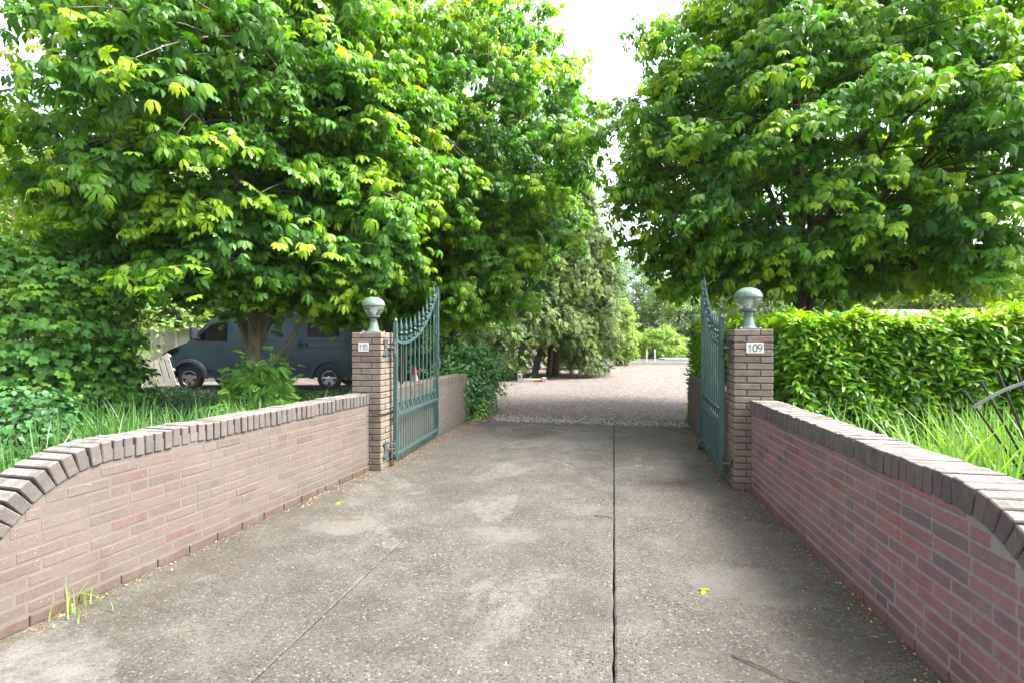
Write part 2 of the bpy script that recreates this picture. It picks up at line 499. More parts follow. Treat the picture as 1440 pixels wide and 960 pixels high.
# ------------------------------------------------------------------ foliage engine
def leaflet(L, w, ang, droop, fold=0.25, a=0.42, b=0.74, wb=0.52):
    """one folded leaflet from the origin, returns verts, faces"""
    pts = [(0, 0), (a * L, 0), (b * L, 0), (L, 0), (a * L, w * wb), (b * L, w), (a * L, -w * wb), (b * L, -w)]
    f = [(0, 1, 4), (1, 2, 5, 4), (2, 3, 5), (0, 6, 1), (1, 6, 7, 2), (2, 7, 3)]
    ca, sa = math.cos(ang), math.sin(ang)
    vs = []
    for (x, y) in pts:
        z = fold * abs(y) - droop * (x / L) ** 2 * L
        xs = x * (1 - 0.35 * droop * (x / L))
        vs.append((xs * ca - y * sa, xs * sa + y * ca, z))
    return vs, f


def join(parts):
    V = []; F = []
    for (v, f) in parts:
        b = len(V); V += list(v); F += [tuple(b + i for i in q) for q in f]
    return np.array(V, dtype=np.float64), F


def shift(vf, d):
    return [tuple(np.array(p) + d) for p in vf[0]], vf[1]


def rot_template(vf, ax, ang):
    m = np.array(Matrix.Rotation(ang, 3, ax))
    return [tuple(m @ np.array(p)) for p in vf[0]], vf[1]


def chestnut_templates():
    T = []
    for droop, k in ((0.35, 7), (0.6, 6), (0.9, 5), (0.5, 7), (1.1, 6)):
        parts = []
        A = np.linspace(-1.95, 1.95, k)
        for a in A:
            s = 1 - 0.24 * (abs(a) / 1.95) ** 1.5
            parts.append(leaflet(s, 0.22 * s, a + random.uniform(-.09, .09), droop * random.uniform(.7, 1.3), 0.28, 0.45, 0.72, 0.55))
        T.append(join(parts))
    return T


def maple_templates():
    T = []
    for droop in (0.2, 0.45, 0.7):
        parts = []
        for a, s in ((0, 1), (0.85, 0.9), (-0.85, 0.9), (1.75, 0.62), (-1.75, 0.62)):
            parts.append(leaflet(s, 0.26 * s, a, droop * random.uniform(.8, 1.2), 0.15, 0.35, 0.62, 1.05))
        T.append(join(parts))
    return T


def lens_templates(w=0.17, droops=(0.1, 0.3, 0.5)):
    return [join([leaflet(1, w, 0, d, 0.35, 0.35, 0.68, 0.95)]) for d in droops]


def pinnate_templates():
    T = []
    for droop in (0.25, 0.55):
        parts = []
        for i in range(7):
            x = 0.2 + 0.72 * i / 6
            for sgn in (-1, 1):
                lf = leaflet(0.30 - 0.02 * i, 0.058, sgn * (1.15 - 0.03 * i), 0.3, 0.2, 0.35, 0.65, 1)
                parts.append(shift(lf, (x, 0, -droop * x * x)))
        parts.append(shift(leaflet(0.26, 0.06, 0, 0.3), (0.92, 0, -droop * .85)))
        T.append(join(parts))
    return T


def frond_templates():
    """flat ferny cypress spray"""
    T = []
    for dr in (0.15, 0.4, 0.7):
        parts = []
        for i in range(7):
            x = 0.12 + 0.75 * i / 6
            for sgn in (-1, 1):
                lf = leaflet(0.46 * (1 - 0.62 * i / 6), 0.042, sgn * random.uniform(0.55, 0.95), 0.25, 0.1, .3, .7, 1)
                parts.append(shift(lf, (x, 0, -dr * x * x + random.uniform(-.06, .06))))
        parts.append(leaflet(1.0, 0.035, 0, dr, 0.1))
        T.append(join(parts))
    return T


def clump_templates(n=7, w=0.22):
    T = []
    for _ in range(4):
        parts = []
        for i in range(n):
            lf = leaflet(random.uniform(.3, .5), w * random.uniform(.4, .7), random.uniform(0, 6.28), random.uniform(0, .6), .2, .35, .68, 1)
            lf = rot_template(lf, 'X', random.uniform(-.9, .9))
            parts.append(shift(lf, (random.gauss(0, .33), random.gauss(0, .33), random.gauss(0, .2))))
        T.append(join(parts))
    return T


def norm(a):
    return a / np.maximum(np.linalg.norm(a, axis=-1, keepdims=True), 1e-9)


def leaf_object(name, T, P, D, N, S, tone, mat, parent=None):
    """P positions, D leaf direction, N leaf normal, S size; each leaf is real geometry in one mesh"""
    P = np.asarray(P, float); n = len(P)
    N = norm(np.asarray(N, float))
    D = np.asarray(D, float)
    X = norm(D - (D * N).sum(1, keepdims=True) * N)
    Y = np.cross(N, X)
    ti = R.integers(0, len(T), n)
    vs = []; li = []; ls = []; tn = []; base = 0
    lcount = 0
    for k, (tv, tf) in enumerate(T):
        I = np.where(ti == k)[0]
        if len(I) == 0: continue
        s = np.asarray(S)[I][:, None, None]
        loc = tv[None] * s
        wv = P[I][:, None] + loc[..., 0:1] * X[I][:, None] + loc[..., 1:2] * Y[I][:, None] + loc[..., 2:3] * N[I][:, None]
        m = tv.shape[0]
        flat = np.array([q for f in tf for q in f], dtype=np.int64)
        sizes = np.array([len(f) for f in tf], dtype=np.int64)
        off = base + np.arange(len(I))[:, None] * m
        li.append((flat[None] + off).ravel())
        st = np.concatenate(([0], np.cumsum(sizes)[:-1]))
        ls.append((st[None] + lcount + np.arange(len(I))[:, None] * sizes.sum()).ravel())
        lcount += len(I) * sizes.sum()
        base += len(I) * m
        vs.append(wv.reshape(-1, 3))
        tn.append(np.repeat(np.asarray(tone)[I], m))
    V = np.concatenate(vs); LI = np.concatenate(li); LS = np.concatenate(ls); TN = np.concatenate(tn)
    me = bpy.data.meshes.new(name)
    me.vertices.add(len(V)); me.loops.add(len(LI)); me.polygons.add(len(LS))
    me.vertices.foreach_set('co', V.astype(np.float32).ravel())
    me.loops.foreach_set('vertex_index', LI.astype(np.int32))
    me.polygons.foreach_set('loop_start', LS.astype(np.int32))
    me.polygons.foreach_set('use_smooth', np.ones(len(LS), dtype=bool))
    me.update(calc_edges=True)
    at = me.attributes.new('tone', 'FLOAT', 'POINT')
    at.data.foreach_set('value', np.clip(TN, 0, 1).astype(np.float32))
    me.materials.append(mat)
    return link(name, me, parent)


def sprays_to_leaves(C, O, n_per, L, side, up, droop, size, tone0, tone_tip, nout=0.35, nrand=0.35, spread=0.9, tip_small=0.8, base_tone=None):
    """turn spray centres C with outward directions O into leaves set along a drooping shoot"""
    m = len(C)
    k = np.repeat(np.arange(m), n_per)
    n = len(k)
    O = norm(O)
    c = C[k]; o = O[k]
    zz = np.array([0, 0, 1.0])
    sd = norm(np.cross(o, zz) + 1e-6)
    t = R.random(n)
    sgn = R.normal(0, 1, n)
    wdt = side * (1 - 0.45 * t)
    P = c + o * ((t - 0.5) * L)[:, None] + sd * (sgn * wdt)[:, None]
    P[:, 2] += R.normal(0, up, n) - droop * (t ** 2) - 0.25 * droop * np.abs(sgn)
    D = o * (0.55 + 0.5 * t)[:, None] + sd * (np.sign(sgn) * spread * R.random(n))[:, None] + R.normal(0, .25, (n, 3))
    D[:, 2] -= 0.35
    N = zz + o * nout + sd * (np.sign(sgn) * 0.25)[:, None] + R.normal(0, nrand, (n, 3))
    tip = (t > 0.78)
    S = R.uniform(size[0], size[1], n) * np.where(tip, tip_small, 1.0)
    bt = R.uniform(tone0[0], tone0[1], m)
    if base_tone is not None: bt = bt + base_tone
    tone = bt[k] + R.normal(0, .07, n)
    ty = np.repeat((R.random(m) < tone_tip[2]) * R.uniform(.35, 1, m), n_per)
    tw_ = ty * np.clip((t - .45) / .4, 0, 1)
    tone = tone * (1 - tw_) + tw_ * R.uniform(tone_tip[0], tone_tip[1], n)
    return P, D, N, S, tone


def dirs(n):
    i = np.arange(n) + 0.5
    ph = np.arccos(1 - 2 * i / n); th = PI * (1 + 5 ** .5) * i
    d = np.stack([np.cos(th) * np.sin(ph), np.sin(th) * np.sin(ph), np.cos(ph)], 1)
    return norm(d + R.normal(0, 1.2 / math.sqrt(n), (n, 3)))


def lump(d, seed, amp):
    """low-frequency bumps on a direction sphere"""
    g = np.random.default_rng(seed)
    out = np.zeros(len(d))
    for f in (2.0, 3.3, 5.1):
        a = norm(g.normal(size=(1, 3)))[0]; b = norm(g.normal(size=(1, 3)))[0]
        out += np.sin(f * (d @ a) + g.random() * 6.28) * np.cos(f * (d @ b) + g.random() * 6.28)
    return 1 + amp * out


def bez(a, b, c, n):
    t = np.linspace(0, 1, n)[:, None]
    return (1 - t) ** 2 * a + 2 * t * (1 - t) * b + t ** 2 * c


def broad_tree(name, label, cat, base, H, crown_c, crown_r, trunk_r, fork_h, n_limb, n_spray, n_leaf, T, mat, bark_m, size,
               seed, tone0=(.05, .5), tip=(.65, 1.0, .72), inner=0.4, L=0.80, side=0.30, up=0.10, droop=0.24, lean=(0, 0), zmin=None,
               low_limbs=(), twigs=True, amp=.09, group=None, keep=None, top_young_lit=0.0, young_lit=None):
    root = thing(name, label, cat, base, 0, group)
    b = np.zeros(3)
    cc = np.asarray(crown_c, float) - np.asarray(base, float)
    cr = np.asarray(crown_r, float)
    g = np.random.default_rng(seed)
    d = dirs(n_spray)
    rr = (inner + (1 - inner) * g.random(n_spray) ** 0.6)
    C = cc + d * cr * (rr * lump(d, seed, amp))[:, None]
    if zmin is not None:
        zm = zmin(C) if callable(zmin) else np.full(len(C), zmin)
        low = C[:, 2] < zm
        C[low, 2] = zm[low] + g.random(low.sum()) * 0.6
    if keep is not None:
        k = keep(C + np.asarray(base, float)); C = C[k]; d = d[k]
    O = C - (cc + np.array([0, 0, -0.25 * cr[2]]))
    O[:, 2] *= 0.35
    O = norm(O)
    # trunk and limbs
    tm = MB()
    top = np.array([lean[0], lean[1], H * 0.86])
    trunk = bez(b, np.array([lean[0] * .1 + g.normal(0, .06), lean[1] * .1, H * .4]), top, 14)
    rad = np.interp(trunk[:, 2], [0, 0.25, fork_h, H * .86], [trunk_r * 1.35, trunk_r * 1.05, trunk_r * .85, trunk_r * .1])
    tm.tube(trunk, rad, 10)
    nodes = [trunk[trunk[:, 2] > fork_h * .8]]
    limbs = []
    for i in range(n_limb):
        t = i / max(1, n_limb - 1)
        h0 = fork_h + (H * .72 - fork_h) * (t ** 1.15) * 0.85
        az = i * 2.399 + g.normal(0, .25)
        el = 0.25 + 0.75 * t + g.normal(0, .12)
        dv = np.array([math.cos(az) * math.cos(el), math.sin(az) * math.cos(el), math.sin(el) * 0.9 - 0.1])
        e = cc + dv * cr * 0.66
        j = np.argmin(abs(trunk[:, 2] - h0)); st = trunk[j]
        mid = (st + e) / 2 + np.array([0, 0, .16 * np.linalg.norm(e - st)])
        pl = bez(st, mid, e, 11)
        pl[1:-1] += g.normal(0, .05, (9, 3))
        r0 = rad[j] * 0.55
        tm.tube(pl, np.linspace(r0, 0.012, 11) ** 1.0, 7)
        nodes.append(pl[2:])
        for q in range(3):
            s2 = pl[3 + 2 * q]
            e2 = s2 + norm(g.normal(0, 1, (1, 3)))[0] * cr.mean() * .24 + (e - st) * .16
            p2 = bez(s2, (s2 + e2) / 2 + np.array([0, 0, .12]), e2, 7)
            tm.tube(p2, np.linspace(r0 * .38, 0.008, 7), 5)
            nodes.append(p2[1:])
    for (a, m_, e, r0) in low_limbs:
        pl = bez(np.array(a, float), np.array(m_, float), np.array(e, float), 11)
        tm.tube(pl, np.linspace(r0, r0 * .25, 11), 8)
        nodes.append(pl[3:])
    tm.build('trunk', bark_m, root, angle=3.2)
    if twigs:
        ND = np.concatenate(nodes)
        tw = MB()
        for i in range(len(C)):
            dd = np.linalg.norm(ND - C[i], axis=1)
            j = int(np.argmin(dd + 0.4 * np.maximum(0, ND[:, 2] - C[i, 2])))
            s0 = ND[j]; e = C[i] + O[i] * L * .35 - np.array([0, 0, droop * .5])
            mid = (s0 + e) / 2 + np.array([0, 0, .12 * dd[j]])
            tw.tube(bez(s0, mid, e, 6), np.linspace(0.014, 0.004, 6), 4, cap=False)
        tw.build('branches', bark_m, root, recalc=False, angle=3.2)
    bt = top_young_lit * (C[:, 2] - cc[2]) / cr[2]  # yellower crown tops: new growth and sunlight put into the leaf tone
    if young_lit is not None: bt = bt + young_lit(C)  # extra yellow where the crown catches light, put into the leaf tone
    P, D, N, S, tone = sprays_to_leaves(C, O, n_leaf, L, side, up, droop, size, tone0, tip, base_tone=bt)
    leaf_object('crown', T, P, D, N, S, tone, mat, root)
    return root


TC = chestnut_templates(); TM = maple_templates(); TL = lens_templates(); TP = pinnate_templates(); TF = frond_templates()
TK = clump_templates(); TH = lens_templates(0.145, (0.05, 0.2, 0.4)); TI = lens_templates(0.36, (0.05, 0.2, 0.4))

# ------------------------------------------------------------------ SETTING
def sheet(name, x0, x1, y0, y1, z, mat, nx=1, ny=1, wav=0.0, edge=0.0):
    vs = []; fs = []
    for j in range(ny + 1):
        for i in range(nx + 1):
            x = x0 + (x1 - x0) * i / nx; y = y0 + (y1 - y0) * j / ny
            hz = z
            if wav: hz += wav * math.sin(x * 1.3 + y * .7) * math.cos(y * 1.1 - x * .4)
            if edge and j == 0: y += edge * (math.sin(x * 7.3) + .7 * math.sin(x * 17.1 + 1) + .4 * math.sin(x * 41)) * .5
            vs.append((x, y, hz))
    for j in range(ny):
        for i in range(nx):
            a = j * (nx + 1) + i
            fs.append((a, a + 1, a + nx + 2, a + nx + 1))
    m = MB(); m.add(vs, fs)
    o = m.build(name, mat, smooth=False)
    tag(o, kind='structure')
    return o


sheet('ground', -170, 170, -60, 230, -0.05, M['soil'])
sheet('joint_bed', -2.95, 1.5, -3, 8.72, -0.035, M['dark_gap'])


def driveway():
    m = MB()
    def slab(x0, x1, y0, y1):
        # ragged thin arris along the joints
        n = 160
        vs = []; fs = []
        for j in range(n + 1):
            y = y0 + (y1 - y0) * j / n
            jl = R.normal(0, .0016); jr = R.normal(0, .0016)
            for (x, z) in ((x0 + jl, -0.06), (x0 + jl, -0.006), (x0 + jl + .008, 0), (x1 + jr - .008, 0), (x1 + jr, -0.006), (x1 + jr, -0.06)):
                vs.append((x, y, z))
        for j in range(n):
            for k in range(5):
                a = j * 6 + k
                fs.append((a, a + 1, a + 7, a + 6))
        fs.append((0, 1, 2, 3, 4, 5)); fs.append(tuple(n * 6 + k for k in range(6)))
        m.add(vs, fs)
    slab(-2.94, -1.4225, 1.2, 8.70)
    slab(-1.4155, -0.0045, -3, 8.70)
    slab(0.0045, 1.48, 1.2, 8.69)
    slab(-7.0, -1.4225, -3, 1.19)
    slab(0.0045, 7.0, -3, 1.19)
    o = m.build('driveway', M['concrete'], smooth=False)
    tag(o, kind='structure')


driveway()
sheet('joint_fill', -1.427, -1.411, 3.3, 8.69, -0.0035, M['concrete'])
sheet('gravel_yard', -30, 6.5, 8.66, 33.0, -0.008, M['gravel'], 90, 30, 0.004, 0.02)

# ------------------------------------------------------------------ brick walls
def wall_matrix(p0, p1):
    """local x along the wall from p0, y into the wall (away from the drive), z up"""
    d = Vector((p1[0] - p0[0], p1[1] - p0[1], 0)).normalized()
    return d


COURSE = 0.0625


def brick_wall(name, label, p0, p1, inward, h, thick, arc_end, mats, protr, r=0.5, cap_h=0.11, cap_over=0.012, red_base=True, seed=1, cap=True, cap_gap=0.028):
    """wall whose drive face runs p0->p1; at p1 the top rolls down in a quarter round (arc_end)"""
    g = random.Random(seed)
    Lw = math.dist(p0, p1)
    ang = math.atan2(p1[1] - p0[1], p1[0] - p0[0])
    root = thing(name, label, 'wall', (p0[0], p0[1], 0), ang)
    sy = inward  # +1: body lies on local +y, -1: on local -y
    mcore = MB()
    xs = Lw - r if arc_end else Lw
    zc = h - r
    ro = r; ri = r - cap_h
    prof = [(0, -0.05)]
    if arc_end:
        prof += [(xs + ro, -0.05), (xs + ro, zc - .03), (xs + ri, zc)]
        for k in range(1, 13):
            a = k / 12 * PI / 2
            prof.append((xs + ri * math.cos(a), zc + ri * math.sin(a)))
        prof.append((0, h - cap_h))
    else:
        prof += [(Lw, -0.05), (Lw, h - cap_h), (0, h - cap_h)]
    mcore.prism(prof, sy * 0.0, sy * thick)
    mcore.build('mortar', mats['mortar'], root, smooth=False)
    # courses, both faces
    mb = MB()
    n = int((h - cap_h) / COURSE)
    for c in range(n + 1):
        z0 = c * COURSE; z1 = min(z0 + COURSE - 0.011, h - cap_h - 0.004)
        if z1 - z0 < 0.02: continue
        zm = z1
        xe = Lw
        if arc_end:
            xe = xs + ro if zm <= zc - .02 else xs + math.sqrt(max(0, ri * ri - max(0, zm - zc) ** 2))
            xe -= 0.004
        for face in (0, 1):
            x = 0.0
            x -= g.choice((0.11, 0.17, 0.05))
            while x < xe - 0.03:
                ln = 0.21 if g.random() < .78 else 0.10
                a = max(x, 0.0); b_ = min(x + ln, xe)
                x += ln + 0.011
                if b_ - a < 0.03: continue
                pr = max(.0006, protr + g.gauss(0, .0009))
                dp = 0.05
                yc = sy * (dp / 2 - pr) if face == 0 else sy * (thick - dp / 2 + pr)
                if c == 0 and red_base and face == 0:
                    yc -= sy * 0.010
                tone = min(.85, max(0, g.gauss(.45, .25)))
                if c == 0 and red_base: tone = 1.0
                elif g.random() < .04: tone = .97
                tw = Matrix.Rotation(g.gauss(0, .004), 4, 'Z') @ Matrix.Rotation(g.gauss(0, .005), 4, 'Y')
                mb.box(((a + b_) / 2, yc, (z0 + z1) / 2 + g.gauss(0, .0012)), (b_ - a, dp, z1 - z0), tw, tone, 0.0035)
    mb.build('brickwork', mats['brick'], root, smooth=False, recalc=False)
    if cap:
        cb = MB(); cm = MB()
        dep = thick + cap_over * 2
        step = xs / round(xs / 0.0605)
        x = 0.005
        while x + 0.05 <= xs + 0.004:
            dz = g.gauss(0, .0024)
            tw = Matrix.Rotation(g.gauss(0, .016), 4, 'Z') @ Matrix.Rotation(g.gauss(0, .016), 4, 'Y')
            cb.box((x + 0.025, sy * (thick / 2 + g.gauss(0, .0025)), h - cap_h / 2 + dz), (0.0495, dep, cap_h), tw, g.random(), 0.004)
            x += step
        cm.box(((xs) / 2, sy * thick / 2, h - cap_h / 2 - cap_gap / 2), (xs, dep - 0.022, cap_h - cap_gap))
        if arc_end:
            rm = r - cap_h / 2
            nb = round(PI / 2 * r / 0.0665)
            for k in range(nb):
                a = PI / 2 - (k + .5) / nb * PI / 2
                Mx = Matrix.Rotation(-(a - PI / 2), 4, 'Y')
                Mx = Mx @ Matrix.Rotation(g.gauss(0, .015), 4, 'Z') @ Matrix.Rotation(g.gauss(0, .02), 4, 'Y')
                cb.box((xs + rm * math.cos(a), sy * (thick / 2 + g.gauss(0, .003)), zc + rm * math.sin(a)), (0.0545, dep, cap_h), Mx, g.random(), 0.005)
            pr = [(xs + (ro - cap_gap) * math.cos(k / 12 * PI / 2), zc + (ro - cap_gap) * math.sin(k / 12 * PI / 2)) for k in range(13)]
            pr += [(xs + (ri + .001) * math.cos(k / 12 * PI / 2), zc + (ri + .001) * math.sin(k / 12 * PI / 2)) for k in range(12, -1, -1)]
            cm.prism(pr, sy * 0.004, sy * (thick - 0.004))
        cb.build('coping', mats['cap'], root, smooth=False, recalc=False)
        cm.build('coping_mortar', mats['capmortar'], root, smooth=False)
    return root


mats_l = dict(brick=M['brick_left'], mortar=M['mortar_left'], cap=M['brick_cap'], capmortar=M['mortar_left'])
mats_r = dict(brick=M['brick_right'], mortar=M['mortar_right'], cap=M['brick_cap'], capmortar=M['mortar_right'])
mats_i = dict(brick=M['brick_inner'], mortar=M['mortar_left'], cap=M['brick_inner'], capmortar=M['mortar_left'])
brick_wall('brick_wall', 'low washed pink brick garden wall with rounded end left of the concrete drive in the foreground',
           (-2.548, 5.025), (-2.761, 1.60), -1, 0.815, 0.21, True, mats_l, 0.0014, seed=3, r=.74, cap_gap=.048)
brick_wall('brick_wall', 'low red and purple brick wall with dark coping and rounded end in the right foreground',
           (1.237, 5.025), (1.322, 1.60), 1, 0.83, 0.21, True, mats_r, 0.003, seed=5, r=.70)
brick_wall('brick_wall', 'beige washed brick wall with sloping end behind the left gate leaf',
           (-2.50, 5.37), (-2.515, 8.86), 1, 0.825, 0.21, True, mats_i, 0.0012, r=0.42, cap_over=0.0, red_base=False, seed=8, cap_gap=0.004)
brick_wall('brick_wall', 'short shaded brick wall with sloping end behind the right gate leaf',
           (1.20, 5.37), (1.215, 9.0), -1, 0.825, 0.21, True, mats_i, 0.0016, r=0.42, cap_over=0.0, red_base=False, seed=9, cap_gap=0.004)


def pillar(label, x0, y0, h, seed):
    g = random.Random(seed)
    w = 0.335
    root = thing('brick_pillar', label, 'gate pillar', (x0 + w / 2, y0 + w / 2, 0))
    mc = MB(); mc.box((0, 0, h / 2 - .028), (w - .022, w - .022, h - .035)); mc.build('mortar', M['mortar_dark'], root, smooth=False)
    mb = MB()
    n = round(h / COURSE)
    ch = h / n
    L, B = 0.222, 0.103
    for c in range(n):
        z = (c + .5) * ch
        hh = ch - (.010 if c < n - 1 else .006)
        for k in range(4):
            if c % 2: cx, cy, d = -w / 2 + L / 2, -w / 2 + B / 2, (L, B)
            else: cx, cy, d = w / 2 - L / 2, -w / 2 + B / 2, (L, B)
            Mk = Matrix.Rotation(k * PI / 2, 4, 'Z')
            p = Mk @ Vector((cx, cy, z))
            j = Matrix.Rotation(g.gauss(0, .006), 4, 'Z') @ Matrix.Rotation(g.gauss(0, .004), 4, 'X')
            mb.box((p.x + g.gauss(0, .0012), p.y + g.gauss(0, .0012), p.z + g.gauss(0, .0008)), (L - .001, B, hh), Mk @ j, min(1, max(0, g.gauss(.5, .26))), 0.0045)
    mb.box((0, 0, h - ch / 2), (w - 2 * B - .02, w - 2 * B - .02, ch - .008), None, .4, .004)
    mb.build('brickwork', M['brick_pillar'], root, smooth=False, recalc=False)
    return root


PL = pillar('brick gate pillar with number plate 110, left of the drive', -2.745, 5.03, 1.462, 2)
PR = pillar('brick gate pillar with number plate 109, right of the drive', 1.088, 5.03, 1.475, 4)


def plate(name, label, cx, y, cz, w, h, txt, size):
    root = thing(name, label, 'number plate', (cx, y, cz))
    m = MB(); m.box((0, 0, 0), (w, .006, h), ch=.0015); m.build('plate', M['white'], root, smooth=False)
    # thin drawn numerals, each a part
    hh = size * .33; wd = hh * .52; st = size * .036
    pitch = (w - .022) / 3
    for k, chh in enumerate(txt):
        x0 = (k - 1) * pitch
        if chh == '1': strokes = [[(0.1 * wd, -hh), (0.1 * wd, hh), (-.55 * wd, hh * .35)]]
        elif chh == '0': strokes = [[(wd * math.cos(q), hh * math.sin(q)) for q in np.linspace(0, 2 * PI, 29)]]
        else: strokes = [[(wd * math.cos(q), hh * .42 + hh * .58 * math.sin(q)) for q in np.linspace(0, 2 * PI, 25)] + [(wd * .92, hh * .1), (wd * .6, -hh * .4), (-.15 * wd, -hh)]]
        dm = MB()
        for sk in strokes:
            for a_, b_ in zip(sk[:-1], sk[1:]):
                dx, dz = b_[0] - a_[0], b_[1] - a_[1]
                ln = math.hypot(dx, dz)
                dm.box((x0 + (a_[0] + b_[0]) / 2, -.0038, (a_[1] + b_[1]) / 2), (ln + st * .7, .0024, st * 2), Matrix.Rotation(-math.atan2(dz, dx), 4, 'Y'))
        dm.build('digit', M['ink'], root, smooth=False)
    for sx in (-1, 1):
        s = MB(); s.lathe([(0.0035, 0), (0.003, .002)], 8, Matrix.Translation((sx * (w / 2 - .007), -.003, 0)) @ Matrix.Rotation(PI / 2, 4, 'X'))
        s.build('screw', M['alloy'], root)


plate('number_plate', 'white house number plate reading 110 on the left brick pillar', -2.608, 5.024, 1.306, .116, .092, '110', .088)
plate('number_plate', 'white house number plate reading 109 on the right brick pillar', 1.265, 5.024, 1.305, .150, .096, '109', .100)


def lamp(label, x, y, z, k):
    root = thing('globe_lamp', label, 'lamp', (x, y, z))
    K = lambda pr: [(a * k, b_ * k) for a, b_ in pr]
    b = MB()
    b.box((0, 0, .006 * k), (.195 * k, .195 * k, .012 * k), ch=.003)
    b.lathe(K([(.074, .010), (.072, .022), (.061, .030), (.056, .05), (.047, .085), (.042, .118)]), 28)
    b.build('base', M['lamp_green'], root, angle=.5)
    m = MB()
    m.lathe(K([(.044, .117), (.044, .125), (.039, .128), (.039, .163), (.058, .167), (.064, .172), (.070, .176), (.070, .196), (.062, .198)]), 28)
    m.build('neck', M['lamp_dark'], root, angle=.5)
    g = MB()
    prof = []
    for i in range(22):
        t = i / 21
        rr = .066 + (.121 - .066) * math.sin(t * PI / 2) ** .85
        prof.append((rr * (1.014 if i % 2 else 1.0), .196 + .110 * t))
    g.lathe(K(prof), 36)
    g.build('glass_globe', M['lamp_glass'], root, angle=1.2)
    u = MB()
    u.lathe(K([(.022, .196), (.022, .225), (.036, .245), (.036, .285), (.02, .30)]), 16)
    u.build('bulb', M['white'], root, angle=1.0)
    h = MB()
    prof = [(.120, .303), (.1275, .303), (.1275, .311)]
    for i in range(1, 14):
        a = i / 13 * PI / 2
        prof.append((.1255 * math.cos(a) + .0005, .311 + .092 * math.sin(a)))
    h.lathe(K(prof), 36)
    h.build('hood', M['lamp_green'], root, angle=.7)
    for sx in (-1, 1):
        for sy in (-1, 1):
            s = MB(); s.lathe([(.008, .01), (.007, .018)], 8, Matrix.Translation((sx * .085 * k, sy * .085 * k, 0)))
            s.build('bolt', M['alloy'], root)


lamp('round green hooded globe lamp on top of the left brick pillar', -2.577, 5.20, 1.462, .96)
lamp('round green hooded globe lamp on top of the right brick pillar', 1.250, 5.20, 1.475, .99)


# ------------------------------------------------------------------ gates
def ztop(x):
    return 1.352 + (.68 * max(0, (x - .2) / 1.45) ** 2.2 if x > .2 else .05 * ((.2 - x) / .2) ** 2)


